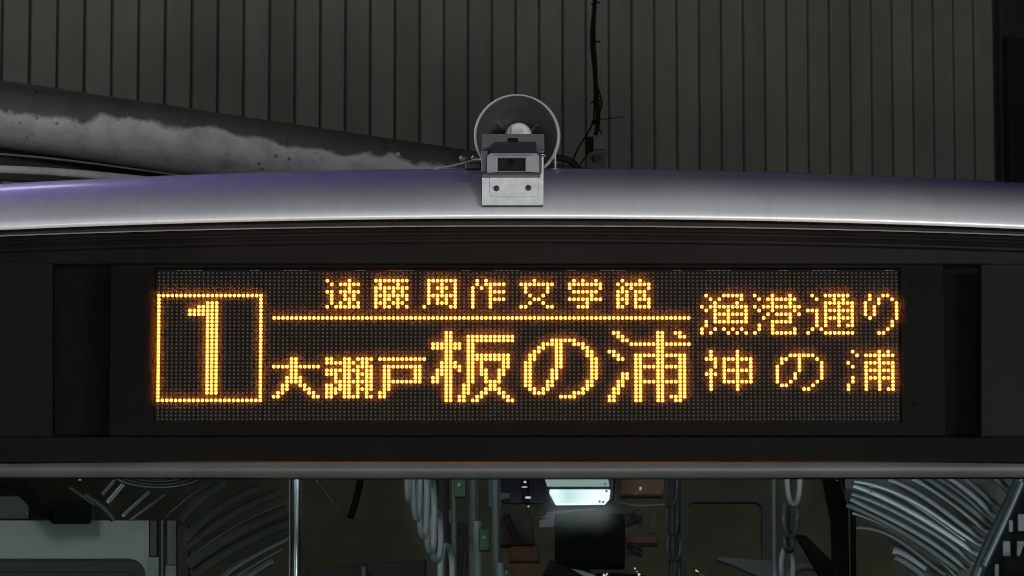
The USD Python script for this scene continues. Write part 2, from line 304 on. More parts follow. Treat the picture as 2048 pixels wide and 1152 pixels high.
def header(x):
    L = Ll(x); q = [(L + 1, 0.033)]
    for a, b, d in ((0.04, 0.10, -0.002), (0.16, 0.30, 0.001), (0.36, 0.52, -0.0015), (0.60, 0.72, 0.0012), (0.8, 1.0, 0.003)):
        for f in (a, (a + b) / 2, b): q.append((L + 1 + f * 30, 0.031 + d + (0.0007 if f != (a + b) / 2 else 0)))
    q.append((L + 36, 0.040)); q.append((527, 0.040))
    return q
part(bus, 'mask_header', sweep(header), pm('mask_header_black', (0.013,0.013,0.0125), 0.42, var=0.3, scale=4, spec=0.07), label='black ribbed band above the sign')
# mask round the sign opening: a bezel with an opening
op = (106, 527.5, 1962, 874)
part(bus, 'mask_sill', pxbox(-160, 874.5, 2210, 924, 0.040, 0.03, b=0.001), BLACK)
part(bus, 'mask_cheek', pxbox(-160, 528, 106, 874, 0.040, 0.04), BLACK2, label='dark panel at the left of the sign')
part(bus, 'mask_cheek', pxbox(1962, 528, 2210, 874, 0.040, 0.04), pm('mask_slate', (0.012, 0.015, 0.0165), 0.5, var=0.25, scale=5, spec=0.07), label='dark slate panel at the right of the sign')
part(bus, 'recess_wall', cat_([pxbox(90, 520, 1980, 886, 0.17, 0.01)]), DEEP)
# glass of the sign window, one sheet, a little in front
g = loft([[P(x, py, -0.004) for py in np.linspace(Ll(1045) + 26, 924, 4)] for x in np.linspace(-160, 2210, 12)])
part(bus, 'sign_glass', g, GLASS_SIGN)
# moulding between the sign window and the windscreen
def rail(x):
    b = 0.6 * math.sin((x - 300) / 420.0); q = []
    for t in np.linspace(0, 1, 15):
        th = -0.15 + t * 2.2
        q.append((922 + b + 36 * t, 0.0 + 0.022 * (1 - math.sin(min(math.pi, 0.75 + 1.9 * t))) + (0.006 if t in (0, 1) else 0)))
    return [(926 + b, 0.05)] + q + [(958.5 + b, 0.08)]
part(bus, 'windscreen_rail', sweep(rail), RAIL, smooth=45, label='grey moulding under the sign')
g = loft([[P(x, py, 0.03 + 0.0004 * (py - 957)) for py in np.linspace(955, 1400, 5)] for x in np.linspace(-160, 2210, 12)])
part(bus, 'windscreen', g, GLASS)

# ---------------------------------------------------------------- destination sign
YB = 0.074
kx = [0, 23, 37, 63, 81, 113, 120, 124, 145, 167]; vx = [317.5, 521.7, 645.9, 875, 1033.5, 1315.2, 1377.4, 1412.3, 1598.6, 1793.0]
cx = np.polyfit(np.array(kx) - 83.5, vx, 3)
LX = lambda c: P(float(np.polyval(cx, c - 83.5)), 636, YB)[0]
z0, z39 = P(1050, 546.5, YB)[2], P(1050, 838.5, YB)[2]
LZ = lambda r: z0 + (z39 - z0) * r / 39.0
sign = thing('destination_sign', (LX(83.5), YB, LZ(20)), 'amber dot-matrix destination sign lit with route 1 and Japanese stop names', 'destination sign')
def wbox(x0, z0_, x1, z1_, y0, y1, b=0.001): return bev(sbox(x0, z0_, x1, z1_), y0, y1, b)
bx0, bx1, bz0, bz1 = LX(-0.75), LX(167.75), LZ(39.9), LZ(-1.0)
for mI in range(7):
    part(sign, 'led_module', wbox(LX(mI * 24 - 0.5) + (-0.002 if mI == 0 else 0.00025), bz0, LX(mI * 24 + 23.5) + (0.002 if mI == 6 else -0.00025), bz1, YB, YB + 0.012, 0.0004), BOARD)
# housing frame round the board
fx0, fx1, fz0, fz1 = P(222, 700, YB)[0], P(1887, 700, YB)[0], P(1024, 872, YB)[2], P(1024, 531, YB)[2]
FR = pm('sign_frame_black', (0.004, 0.0038, 0.0034), 0.5, var=0.3, scale=8, spec=0.07)
ring = Polygon([(fx0, fz0), (fx1, fz0), (fx1, fz1), (fx0, fz1)], [[(bx0 - .001, bz0 - .001), (bx1 + .001, bz0 - .001), (bx1 + .001, bz1 + .001), (bx0 - .001, bz1 + .001)]])
part(sign, 'frame', extr(ring, YB - 0.012, YB + 0.03), FR)
for x, y in ((1829, 809), (1819, 566), (292, 570), (282, 815)):
    c = P(x, y, YB - 0.012); part(sign, 'frame_screw', revolve([(0, -0.002), (0.0025, -0.0017), (0.0036, -0.0004), (0.0036, 0.002)], c, 14), FR)
# pale dashes standing in for reflections along each module top edge
cl = []
for mI in range(7):
    for c in (4.4, 5.6, 6.8, 8.0, 9.2, 20.9, 22.0):
        cl.append(wbox(LX(mI * 24 + c) - 0.0036, LZ(-0.80), LX(mI * 24 + c) + 0.0032, LZ(-0.62), YB - 0.0045, YB - 0.0005, 0.0003))
part(sign, 'edge_glint', cat_(cl), pm('glint_grey', (0.20, 0.20, 0.19), 0.3), kind='stuff')

W = 8
def G(s): return [l for l in s.split('/')]
CH = []   # (label, first column, first row, rows)
def add(label, c, r, s): CH.append((label, c, r, G(s)))
add('lit character of the top row, first', 38, 2, '#....#../.#.#####/.....#../##.#####/.#..#.#./.#..###./.#.#.#.#/#.######')
add('lit character of the top row, second', 49, 2, '########/.#...#../########/#.#.#.#./########/#.##.#.#/###.###./#.##.#.#')
add('lit character of the top row, third', 60, 2, '.#######/.#..#..#/.#.###.#/.#..#..#/.#######/.#.#.#.#/.#.###.#/#.....##')
add('lit character of the top row, fourth', 71, 2, '.#.#..../.#.#####/#.#.#.../#...####/#...#.../#...####/#...#.../#...#...')
add('lit character of the top row, fifth', 82, 2, '...#..../########/.#....#./.#....#./..#..#../...##.../..#..#../##....##')
add('lit character of the top row, sixth', 93, 2, '.#.#..#./########/#......#/.######./.....#../########/....#.../..###...')
add('lit character of the top row, last', 104, 2, '.#...#../#.######/.#.#...#/###.###./#.#.#.#./###.####/#.#.#..#/##..####')
def pts(label, rows):
    CH.append((label, None, None, rows))
def R(*a):                                               # R(1, (3, 6)) -> columns 1, 3, 4, 5, 6
    o = []
    for x in a: o += range(x[0], x[1] + 1) if isinstance(x, tuple) else [x]
    return o
box_ = {r: ([0, 23] if r not in (6, 34) else R((0, 23))) for r in range(6, 35)}
pts('lit square border round the route number', box_)
one = {8: R((11, 13)), 9: R((9, 13)), 10: R((7, 13)), 11: R((7, 13))}
one.update({r: R((11, 13)) for r in range(12, 33)})
pts('lit route number 1', one)
pts('lit line under the top row', {12: R((26, 120))})
pts('lit small character at the lower left, first of three', {23: R(30, 31), 24: R(30, 31), 25: R((26, 36)), 26: R(30, 31), 27: R(30, 31), 28: R((29, 32)), 29: R((29, 32)), 30: R(28, 29, 32, 33), 31: R(28, 29, 33, 34), 32: R(27, 28, 34, 35), 33: R(26, 27, 35, 36)})
pts('lit small dense character at the lower left, second of three', {23: R(38, 39, 42, 43, (45, 48)), 24: R((38, 44), 46, 47), 25: R(42, 43, (45, 48)), 26: R((38, 45), 47, 48), 27: R((38, 40), 42, 43, (45, 48)), 28: R(40, 42, 43, 45, 47, 48), 29: R((40, 48)), 30: R(38, 39, (41, 43), 45, 47, 48), 31: R((38, 43), (45, 48)), 32: R((38, 40), 42, 43, 45, 47), 33: R(38, 39, (42, 45), 47, 48)})
pts('lit small character at the lower left, third of three', {23: R((50, 60)), 25: R((51, 59)), 26: R(51, 52, 58, 59), 27: R(51, 52, 58, 59), 28: R(51, 52, 58, 59), 29: R((51, 59)), 30: R(51, 52), 31: R(51, 52), 32: R(50, 51), 33: R(50, 51)})
pts('lit large character, first of three', {16: R(65, 66), 17: R(65, 66, (70, 80)), 18: R(65, 66, (70, 80)), 19: R((62, 68), 70, 71), 20: R((62, 68), 70, 71), 21: R(65, 66, 70, 71), 22: R(65, 66, (70, 79)), 23: R(65, 66, (70, 79)), 24: R((64, 67), 70, 71, 73, 78, 79), 25: R((64, 68), 70, 71, 73, 78, 79), 26: R((63, 66), 68, 70, 71, 73, 74, 77, 78), 27: R((63, 66), 70, 71, 73, 74, 77, 78), 28: R(62, 63, 65, 66, 70, 71, 74, 77), 29: R(62, 63, 65, 66, 70, 71, (74, 77)), 30: R(65, 66, 69, 70, 75, 76), 31: R(65, 66, 69, 70, (74, 77)), 32: R(65, 66, 69, 70, 73, 74, 77, 78), 33: R(65, 66, 68, 69, 72, 73, 78, 79), 34: R(65, 66, 68, 69, 71, 72, 79, 80)})
pts('lit large round character, second of three', {18: R((89, 94)), 19: R((87, 91), (94, 96)), 20: R(86, 87, 90, 91, 96, 97), 21: R(85, 86, 90, 91, 97, 98), 22: R(84, 85, 90, 91, 97, 98), 23: R(84, 85, 90, 91, 98, 99), 24: R(83, 84, 90, 91, 98, 99), 25: R(83, 84, 90, 91, 98, 99), 26: R(83, 84, 89, 90, 98, 99), 27: R(83, 84, 89, 90, 98, 99), 28: R(83, 84, 89, 90, 98, 99), 29: R(83, 84, 88, 89, 97, 98), 30: R(83, 84, 88, 89, 97, 98), 31: R(84, 85, 87, 88, 96, 97), 32: R((85, 87), (94, 96)), 33: R((91, 94))})
six = (108, 109), (113, 114), (118, 119)
pts('lit large character, third of three', {16: R(103, 104, 113, 114, 117, 118), 17: R(104, 105, 113, 114, 118, 119), 18: R(105, 106, 113, 114), 19: R((107, 120)), 20: R(113, 114), 21: R(102, 103, 113, 114), 22: R(103, 104, (108, 119)), 23: R(104, 105, *six), 24: R(*six), 25: R((108, 119)), 26: R(*six), 27: R(105, 106, *six), 28: R(105, 106, *six), 29: R(104, 105, (108, 119)), 30: R(104, 105, *six), 31: R(103, 104, *six), 32: R(103, 104, *six), 33: R(102, 103, 108, 109, 113, 114, (116, 119)), 34: R(102, 103, 108, 109, 113, 114, 117, 118)})
pts('lit character of the right upper row, first', {6: R(124, (128, 132)), 7: R(125, 127, 132), 8: R(126, 131), 9: R(123, (125, 133)), 10: R(124, 126, 129, 133), 11: R((126, 133)), 12: R(126, 129, 133), 13: R(124, (126, 133)), 14: R(124), 15: R(123, 126, 128, 130, 132), 16: R(123, 125, 129, 131, 133)})
pts('lit character of the right upper row, second', {6: R(135, 139, 143), 7: R(136, (138, 144)), 8: R(139, 143), 9: R(135, (137, 145)), 10: R(136, 139, 144), 11: R(138, (140, 143), 145), 12: R(137, 143), 13: R((139, 143)), 14: R(136, 139), 15: R(136, 139, 144), 16: R(135, (139, 144))})
pts('lit character of the right upper row, third', {6: R(148, (151, 156)), 7: R(149, 153, 155), 8: R((151, 157)), 9: R(151, 154, 157), 10: R((147, 149), (151, 157)), 11: R(149, 151, 154, 157), 12: R(149, (151, 157)), 13: R(149, 151, 154, 157), 14: R(149, 151, 154, 156, 157), 15: R(148, 150), 16: R(147, (151, 157))})
pts('lit character of the right upper row, last', {6: R(161, 164, 165), 7: R(161, 163, 166), 8: R(160, 163, 167), 9: R(160, 162, 167), 10: R(160, 162, 167), 11: R(160, 162, 167), 12: R(161, 167), 13: R(166), 14: R(166), 15: R(165), 16: R(163, 164)})
pts('lit character of the right lower row, first', {21: R(125, 131), 22: R(125, 131), 23: R((124, 126), (128, 134)), 24: R(126, 128, 131, 134), 25: R(126, 128, 131, 134), 26: R(125, (128, 134)), 27: R((124, 126), 128, 131, 134), 28: R(125, 128, 131, 134), 29: R(125, (128, 134)), 30: R(125, 131), 31: R(125, 131)})
pts('lit round character of the right lower row, middle', {22: R((143, 148)), 23: R(141, 142, 145, 149), 24: R(141, 145, 150), 25: R(140, 145, 150), 26: R(140, 145, 150), 27: R(140, 144, 150), 28: R(140, 144, 150), 29: R(140, 143, 149), 30: R(141, 142, 148), 31: R(146, 147)})
pts('lit character of the right lower row, last', {21: R(157, 163, 165), 22: R(158, (160, 166)), 23: R(163), 24: R(156, (160, 166)), 25: R(157, 160, 163, 166), 26: R((160, 166)), 27: R(160, 163, 166), 28: R(157, (160, 166)), 29: R(157, 160, 163, 166), 30: R(156, 160, 163, 166), 31: R(156, 160, 163, 165, 166)})
def dome(rad, height, n=12, rings=4):
    th = np.linspace(0, math.pi / 2, rings + 1)
    prof = [(rad * math.cos(t), -height * math.sin(t)) for t in th[:-1]] + [(rad * 0.02, -height)]
    prof = [(rad, 0.0015)] + prof
    return revolve(prof, (0, 0, 0), n)
DL = dome(0.00343, 0.0030); DU = dome(0.0019, 0.0022, 8, 3)
def many(src, pos):
    pos = np.asarray(pos); nv = len(src.vertices)
    v = (src.vertices[None] + pos[:, None]).reshape(-1, 3)
    f = (src.faces[None] + (np.arange(len(pos)) * nv)[:, None, None]).reshape(-1, 3)
    return trimesh.Trimesh(v, f, process=False)
lit = np.zeros((40, 168), bool)
for label, c, r, rows_ in CH:
    cells = [(r + i, c + j) for i, l in enumerate(rows_) for j, ch in enumerate(l) if ch == '#'] if c is not None else [(rr, cc) for rr, cs in rows_.items() for cc in cs]
    for rr, cc in cells: lit[rr, cc] = True
    part(sign, 'lit_character', many(DL, [(LX(cc), YB, LZ(rr)) for rr, cc in cells]), LED, label=label, kind='stuff', smooth=False)
part(sign, 'unlit_dots', many(DU, [(LX(cc), YB, LZ(rr)) for rr in range(40) for cc in range(168) if not lit[rr, cc]]), UNLIT, kind='stuff', smooth=True)

# ---------------------------------------------------------------- camera on the roof edge
YC = -0.012
cam_t = thing('reversing_camera', P(1025, 400, YC), 'small grey camera on a white bracket plate at the roof centre, before the horn', 'camera')
part(cam_t, 'bracket_plate', pxbox(964, 340, 1087, 410, YC, 0.004, r=1, b=0.0006), WHITE)
part(cam_t, 'bracket_back', pxbox(965, 352, 1086, 413, YC + 0.006, 0.02, b=0.001), DARKM)
yo = YC - 0.003
q = pxpoly([(979, 394), (1078, 394), (1078, 346), (979, 346)], yo).buffer(-10 * S(yo)).buffer(10 * S(yo), quad_segs=5)
part(cam_t, 'mount_foot', bev(q, yo, YC - 0.0002, 0.001), WHITE, label='rounded white foot raised on the plate')
for x, y, a in ((993, 377, 0.5), (1057, 376, -0.3)):
    c = P(x, y, yo)
    hexa = Polygon([(c[0] + 6.3 * S(0) * math.cos(a + k * math.pi / 3), c[2] + 6.3 * S(0) * math.sin(a + k * math.pi / 3)) for k in range(6)])
    s_ = part(cam_t, 'bolt', bev(hexa, yo - 0.004, yo - 0.0001, 0.0008), DARKM)
    part(s_, 'stud', tube([c + [0, -0.002, 0], c + [-0.002 * a, -0.011, 0.001]], 0.0022, 10), DARKM)
# hood plate behind, with slot
yh = 0.055
hood = pxpoly([(963, 312), (1089, 312), (1088, 268), (964, 268)], yh)
slot = pxpoly([(1014, 284), (1037, 284), (1035, 276), (1016, 276)], yh)
part(cam_t, 'hood_plate', extr(hood.difference(slot), yh, yh + 0.003), GREYD)
part(cam_t, 'slot_back', pxbox(1008, 272, 1043, 288, yh + 0.006, 0.004), DEEP)
part(cam_t, 'hood_step', loft([[P(x, 308, -0.035) for x in (979, 1074)], [P(x, 286, 0.03) for x in (992, 1071)], [P(x, 283.5, 0.05) for x in (993, 1071)]]), pm('hood_slope_grey', (0.05, 0.05, 0.057), 0.4))
# body: bevelled front frame round a recessed window
yb_ = -0.050
def ring_loft(polys):
    return loft([[P(x, y, Y) for x, y in pts_] for pts_, Y in polys], closed=True)
o_ = [(974, 346), (1079, 345), (1079, 312), (1073, 306), (981, 306), (974, 312)]
i_ = [(992, 344), (1053, 343.5), (1053, 313.5), (1053, 313), (993, 313), (992, 314)]
i2 = [(995, 342), (1051, 342), (1051, 316), (1051, 315.5), (995, 315.5), (995, 316)]
def inset(p, f, dx=0):
    c = np.mean(p, 0); return [tuple(c + (np.array(k) - c) * f) for k in p]
part(cam_t, 'camera_body', ring_loft([(o_, 0.03), (o_, yb_ + 0.012), (inset(o_, 0.985), yb_ + 0.009), (i_, yb_), (i2, yb_ + 0.001), (i2, yb_ + 0.008)]), GREY, smooth=20)
w_ = part(cam_t, 'camera_window', pxbox(993.5, 314, 1052.5, 343.5, yb_ + 0.0082, 0.002, b=0.0003), pm('lens_black', (0.018, 0.018, 0.018), 0.12, var=0.1))
lc = P(1022, 324, yb_ + 0.0078)
part(w_, 'lens', revolve([(0, -0.0045), (0.003, -0.0038), (0.0052, -0.001), (0.0062, 0.0)], lc, 20), pm('lens_glass', (0.01, 0.01, 0.012), 0.04, spec=0.9), smooth=True)
part(cam_t, 'side_arm', pxbox(962, 300, 976, 345, -0.030, 0.035), GREYD)
part(cam_t, 'side_arm', pxbox(1079, 300, 1083, 346, -0.020, 0.03, b=0.001), GREYD)
part(cam_t, 'side_post', pxbox(1083.2, 303, 1087, 350, YC + 0.0005, 0.004, b=0.0005), WHITE)
part(cam_t, 'shadow_strip', pxbox(964, 345.5, 1081, 350, -0.045, 0.03, r=1.5), DARKM)  # dark strip drawn as the contact shadow under the body
kn = P(1088, 309, -0.03)
part(cam_t, 'knob', tube([kn + [-0.006, 0, 0], kn + [0.0, 0, 0], kn + [0.003, 0, 0]], [0.003, 0.0042, 0.003], 12), STEEL)

# ---------------------------------------------------------------- horn loudspeaker behind
YH = 0.30; sH = S(YH); hc = P(1034, 272, YH)
horn = thing('horn_loudspeaker', hc + [0, 0, -0.08], 'round grey horn loudspeaker on the bus roof, behind the small camera', 'loudspeaker')
HG = pm('horn_grey', (0.26, 0.265, 0.25), 0.5, var=0.15, scale=40)
HI = pm('horn_inside', (0.12, 0.12, 0.117), 0.55, var=0.25, scale=30)
Rh = 85.5 * sH
part(horn, 'bell', revolve([(Rh * 0.965, 0.000), (Rh * 0.945, 0.012), (Rh * 0.90, 0.045), (Rh * 0.83, 0.085), (Rh * 0.73, 0.13), (Rh * 0.58, 0.175), (Rh * 0.42, 0.21), (Rh * 0.38, 0.25)], hc, 64), HI, smooth=True)
part(horn, 'bell_back', revolve([(Rh * 0.98, 0.001), (Rh * 0.96, 0.016), (Rh * 0.92, 0.05), (Rh * 0.85, 0.092), (Rh * 0.75, 0.138), (Rh * 0.60, 0.184), (Rh * 0.46, 0.26), (0.001, 0.262)], hc, 64), HG, smooth=True)
part(horn, 'rim', tube([hc + Rh * 0.982 * np.array([math.cos(a), 0, math.sin(a)]) for a in np.linspace(0, 2 * math.pi, 96, endpoint=False)], 0.0017 + 0.0016 * np.clip(np.cos(np.linspace(0, 2 * math.pi, 96, endpoint=False) + 0.25), 0, 1) + 0.0007 * np.clip(-np.cos(np.linspace(0, 2 * math.pi, 96, endpoint=False)), 0, 1), 10, closed=True), pm('horn_rim', (0.33, 0.34, 0.32), 0.42, var=0.12), smooth=True)
part(horn, 'throat_shade_plate', revolve([(0.001, 0.20), (Rh * 0.47, 0.20)], hc, 40), DEEP)  # black disc paints the deep shade inside the throat
dc = P(1037, 268, YH + 0.05)
part(horn, 'reflex_cone', revolve([(0.0005, 0.0), (9 * sH, 0.0008), (19 * sH, 0.0035), (24 * sH, 0.008), (27 * sH, 0.016), (27.5 * sH, 0.16)], dc, 40), pm('cone_pale', (0.85, 0.86, 0.85), 0.4, var=0.1), smooth=True)
part(horn, 'cone_label', bev(pxpoly([(1019, 284), (1048, 284), (1044, 254), (1024, 254)], YH + 0.05).buffer(-2 * sH).buffer(2 * sH), YH + 0.0465, YH + 0.05, 0.0005), pm('cone_patch', (0.62, 0.63, 0.62), 0.4))
for a in (2.2, 0.85, 3.6, 5.6):
    c0 = hc + np.array([math.cos(a) * Rh * 0.30, 0.10, math.sin(a) * Rh * 0.30]); c1 = hc + np.array([math.cos(a) * Rh * 0.74, 0.125, math.sin(a) * Rh * 0.74])
    part(horn, 'spoke', tube([c0, c1], 0.003, 8), HI)
sb = P(1111, 339, YH - 0.02)
part(horn, 'stay_rod', tube([sb, P(1110.5, 298, YH - 0.02)], 1.6 * sH, 8), pm('rod_pale', (0.5, 0.5, 0.46), 0.4))
part(horn, 'stay_foot', revolve([(0.0001, 0), (0.0075, 0)], sb, 16) if False else trimesh.creation.cylinder(7 * sH, 0.003, sections=18).apply_translation(sb), pm('rod_pale', (0.5, 0.5, 0.46), 0.4))
part(horn, 'pedestal', wbox(hc[0] - 0.03, hc[2] - 0.16, hc[0] + 0.03, hc[2] - 0.06, YH + 0.15, YH + 0.2), HG)

# cable and connector left of the camera
cab = thing('camera_cable', P(925, 318, 0.14), 'thin cable with two metal connectors lying on the roof left of the camera', 'cable')
part(cab, 'wire', tube(spline([P(850, 345, 0.16), P(885, 335, 0.15), P(912, 330, 0.14), P(940, 322, 0.13), P(966, 322, 0.10)], 24), 2.2 * S(0.1), 8), pm('wire_grey', (0.20, 0.20, 0.19), 0.4))
for x, y in ((926, 317), (950, 316)):
    c = P(x, y, 0.13); part(cab, 'connector', tube([c + [-0.007, 0, -0.001], c + [-0.003, 0, 0], c + [0.002, 0, 0], c + [0.007, 0, 0.001]], [0.003, 0.006, 0.005, 0.0025], 12), pm('connector_metal', (0.12, 0.12, 0.12), 0.45, metal=0.4))
part(cab, 'clamp', pxbox(930, 325, 962, 338, 0.13, 0.03, r=3), RUBBER)
tab = thing('pipe_tag', P(796, 308, 1.9), 'tiny pale square tag stuck on the sooty pipe', 'tag')
part(tab, 'tag_plate', pxbox(792, 304.5, 800, 312, 1.88, 0.004, b=0.0005), pm('tag_white', (0.16, 0.16, 0.15), 0.6))

# ---------------------------------------------------------------- hanging cables right of the horn
YK = 8.0
KM = pm('black_cable', (0.012, 0.012, 0.011), 0.6, var=0.3, spec=0.07)
hk = thing('hanging_cable', P(1190, 100, YK), 'bundle of black cables hanging down the slatted wall, right of the horn', 'cable bundle')
def ktube(name, pts_, r, lab=None): part(hk, name, tube(spline([P(x, y, YK) for x, y in pts_], 40), np.array(r) if np.ndim(r) else r * S(YK), 9), KM, label=lab)
ktube('main_cable', [(1189, -60), (1188.5, 20), (1187, 80), (1190, 130), (1192, 180), (1196, 225), (1191, 270)], 4.6)
ktube('strand', [(1183, -60), (1185, 30), (1182, 88), (1187, 140), (1189, 190), (1188, 250)], 2.2)
ktube('strand', [(1192, 150), (1199, 186), (1203, 208), (1198, 228), (1190, 245)], 2.0)
ktube('strand', [(1186, 240), (1178, 262), (1163, 285), (1150, 310), (1138, 345)], 2.0)
ktube('strand', [(1190, 245), (1197, 255), (1204, 270)], 1.3)
ktube('strand', [(1181, 300), (1168, 318), (1152, 345)], 1.6)
ktube('loose_end', [(1192, 240), (1215, 237.5), (1248, 233.5)], 1.0)
for y, w in ((84, 6.5), (203, 8), (6, 6)):
    part(hk, 'tie', tube([P(1189 - w, y + 3, YK - 0.005), P(1189, y, YK - 0.012), P(1189 + w + 5, y - 1, YK - 0.005)], 1.8 * S(YK), 7), KM)
jb = thing('junction_box', P(1192, 305, YK), 'dark junction box at the foot of the hanging cables', 'junction box')
part(jb, 'case', pxbox(1178, 300, 1211, 340, YK, 0.06, r=3), pm('box_dark', (0.10, 0.092, 0.08), 0.6, var=0.3))
part(jb, 'cover', pxbox(1186, 274, 1210, 299, YK, 0.04, r=2), pm('box_grey', (0.19, 0.18, 0.155), 0.6))
part(jb, 'gland', pxbox(1171, 273, 1187, 303, YK - 0.02, 0.04, r=4), KM)
part(jb, 'gland', tube([P(1195, 316, YK - 0.04), P(1195, 316, YK)], 8 * S(YK), 14), pm('gland_grey', (0.04, 0.038, 0.034), 0.7))
part(jb, 'seam', pxbox(1181, 301.5, 1208, 303.5, YK - 0.004, 0.003, b=0), pm('seam_grey', (0.14, 0.13, 0.115), 0.5))
hs = thing('rubber_hose', P(1140, 330, 0.55), 'black rubber hose arching over the roof behind the horn', 'hose')
part(hs, 'hose_body', tube(spline([P(1085, 322, 0.5), P(1112, 316, 0.5), P(1138, 321, 0.5), P(1156, 338, 0.5), P(1163, 362, 0.5)], 30), 7 * S(0.5), 12), KM)

# ---------------------------------------------------------------- inside the bus, seen through the windscreen
BROWN = pm('cabin_brown', (0.14, 0.125, 0.088), 0.8, var=0.35, scale=4, spec=0.07)
cabin = thing('cabin_bulkhead', P(1024, 1050, 6.0), 'dark brown rear wall of the bus cabin, far behind the windscreen', 'wall')
part(cabin, 'panel', pxbox(-500, 700, 2500, 1400, 6.0, 0.05), BROWN)

def strut(t, name, pts_, r, Y, mat, n=14, label=None, flat=1.0, dY=0.0):
    k = len(pts_); p = [P(x, y, Y + dY * i / max(1, k - 1)) for i, (x, y) in enumerate(pts_)]
    p = spline(p, 28) if k > 2 else p
    return part(t, name, tube(p, r * S(Y), n, flat=flat), mat, label=label, smooth=50)
# lit ceiling lamp
YL = 2.4
lamp = thing('cabin_lamp', P(1155, 985, YL), 'bright white lamp lit inside the bus, beneath the grey moulding', 'lamp')
def lamp_mat():
    n = {'g': ('geometry', {}), 'n': ('noise_texture', {'scale': 13.0, 'detail': 1.0}), 'r': ('rgb_ramp', {'ramp': [(0.32, (0.75, 1.1, 1.1)), (0.62, (1.7, 2.0, 2.0))]}), 'e': ('emission', {'strength': 1.0})}
    return usdkit.material(stage, '/World/Looks/lamp_glow', n, [('g.position', 'n.vector'), ('n.fac', 'r.fac'), ('r.color', 'e.color')], surface='e.emission')
LG = lamp_mat()
lp = pxpoly([(1112, 1006), (1210, 1005), (1219, 995), (1221, 979), (1097, 979)], YL).buffer(-3 * S(YL)).buffer(3 * S(YL), quad_segs=5)
part(lamp, 'diffuser', bev(lp, YL, YL + 0.05, 0.006), LG)
up_ = pxpoly([(1096, 973), (1219, 974), (1216, 955), (1090, 955)], YL + 0.01)
part(lamp, 'upper_diffuser', extr(up_, YL + 0.01, YL + 0.05), usdkit.material(stage, '/World/Looks/lamp_dim', {'e': ('emission', {'color': (0.45, 0.62, 0.56), 'strength': 0.9})}, [], surface='e.emission'))
part(lamp, 'divider', pxbox(1094, 973, 1220, 978.5, YL - 0.004, 0.05), GREYD)
part(lamp, 'housing', bev(pxpoly([(1100, 1012), (1200, 1011), (1228, 1000), (1232, 940), (1080, 940)], YL + 0.06), YL + 0.06, YL + 0.12, 0.004), pm('housing_navy', (0.018, 0.018, 0.035), 0.3))
for x, y in ((1210, 968), (1213, 982), (1199, 1003), (1206, 1004)):
    c = P(x, y, YL - 0.012); part(lamp, 'end_cap', trimesh.creation.icosphere(2, 2.6 * S(YL)).apply_translation(c), pm('cap_white', (0.9, 0.92, 0.92), 0.3), smooth=True)
nv = thing('navy_mirror', P(1055, 985, 2.6), 'dark navy glossy mirror left of the bright lamp', 'mirror')
NAVY = pm('navy_gloss', (0.010, 0.010, 0.025), 0.12, spec=0.8)
part(nv, 'mirror_back', pxbox(1002, 940, 1094, 1008, 2.6, 0.05, r=10), NAVY)
part(nv, 'mirror_arm', tube([P(1049, 930, 2.58), P(1051, 1004, 2.58)], 8 * S(2.6), 14), NAVY)
GL = usdkit.material(stage, '/World/Looks/painted_glint', {'e': ('emission', {'color': (0.9, 0.95, 1.0), 'strength': 1.0})}, [], surface='e.emission')
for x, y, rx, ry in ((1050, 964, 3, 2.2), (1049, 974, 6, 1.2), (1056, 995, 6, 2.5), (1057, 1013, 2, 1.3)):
    s_ = trimesh.creation.icosphere(2, 1.0); s_.apply_scale([rx * S(2.5), 0.002, ry * S(2.5)]); s_.apply_translation(P(x, y, 2.5)); part(nv, 'painted_glint', s_, GL, smooth=True)  # glowing discs painting small highlights on the mirror

# chrome pole
pole = thing('chrome_pole', P(590, 1050, 1.2), 'upright chrome pole behind the windscreen, left of the hanging straps', 'pole')
part(pole, 'tube', tube([P(592, 900, 1.2), P(590, 1300, 1.2)], 10.5 * S(1.2), 24), STEEL, smooth=60)
part(pole, 'edge_strip', tube([P(579.5, 900, 1.19), P(578.5, 1300, 1.19)], 1.2 * S(1.2), 8), GREY)

# hanging straps
STRAPW = pm('strap_plastic', (0.62, 0.70, 0.70), 0.25, var=0.12)
STRAPT = pm('strap_clear_plastic', (0.14, 0.155, 0.152), 0.2, var=0.2)
WEB = pm('strap_webbing', (0.02, 0.02, 0.02), 0.7)
def strap(cx_, y0, y1, hw, r, Y, mat, label, group=None):
    t = thing('hanging_strap', P(cx_, (y0 + y1) / 2, Y), label, 'strap', group)
    an = np.linspace(0, 2 * math.pi, 40, endpoint=False)
    yc, hh = (y0 + y1) / 2, (y1 - y0) / 2
    e = 0.72
    pts_ = [P(cx_ + hw * np.sign(math.cos(a)) * abs(math.cos(a)) ** e, yc - hh * math.sin(a), Y + 0.05 * math.cos(a)) for a in an]
    part(t, 'ring', tube(pts_, r * S(Y), 10, closed=True), mat, smooth=True)
    part(t, 'webbing', tube([P(cx_, y0 + 3, Y), P(cx_, min(y0 - 20, 900), Y)], 0.7 * r * S(Y), 8), WEB)
for i, (c, a, b, hw, r, Y) in enumerate([(816, 905, 1004, 3, 4.6, 1.6), (833, 900, 1040, 7, 5.5, 1.75), (846, 915, 1075, 8, 6, 1.9), (861, 960, 1104, 8, 6.5, 2.05), (873, 1023, 1122, 9, 6, 2.2), (893, 1092, 1190, 12, 6.5, 2.35)]):
    strap(c, a, b, hw, r, Y, STRAPW, ['short pale strap loop farthest left in the row of straps', 'second pale strap loop of the left row', 'third pale strap loop of the left row', 'fourth pale strap loop of the left row', 'pale strap loop with a bright lower tip, fifth of the left row', 'lowest pale strap loop of the left row, cut off by the photo edge'][i], 'straps of the left row')
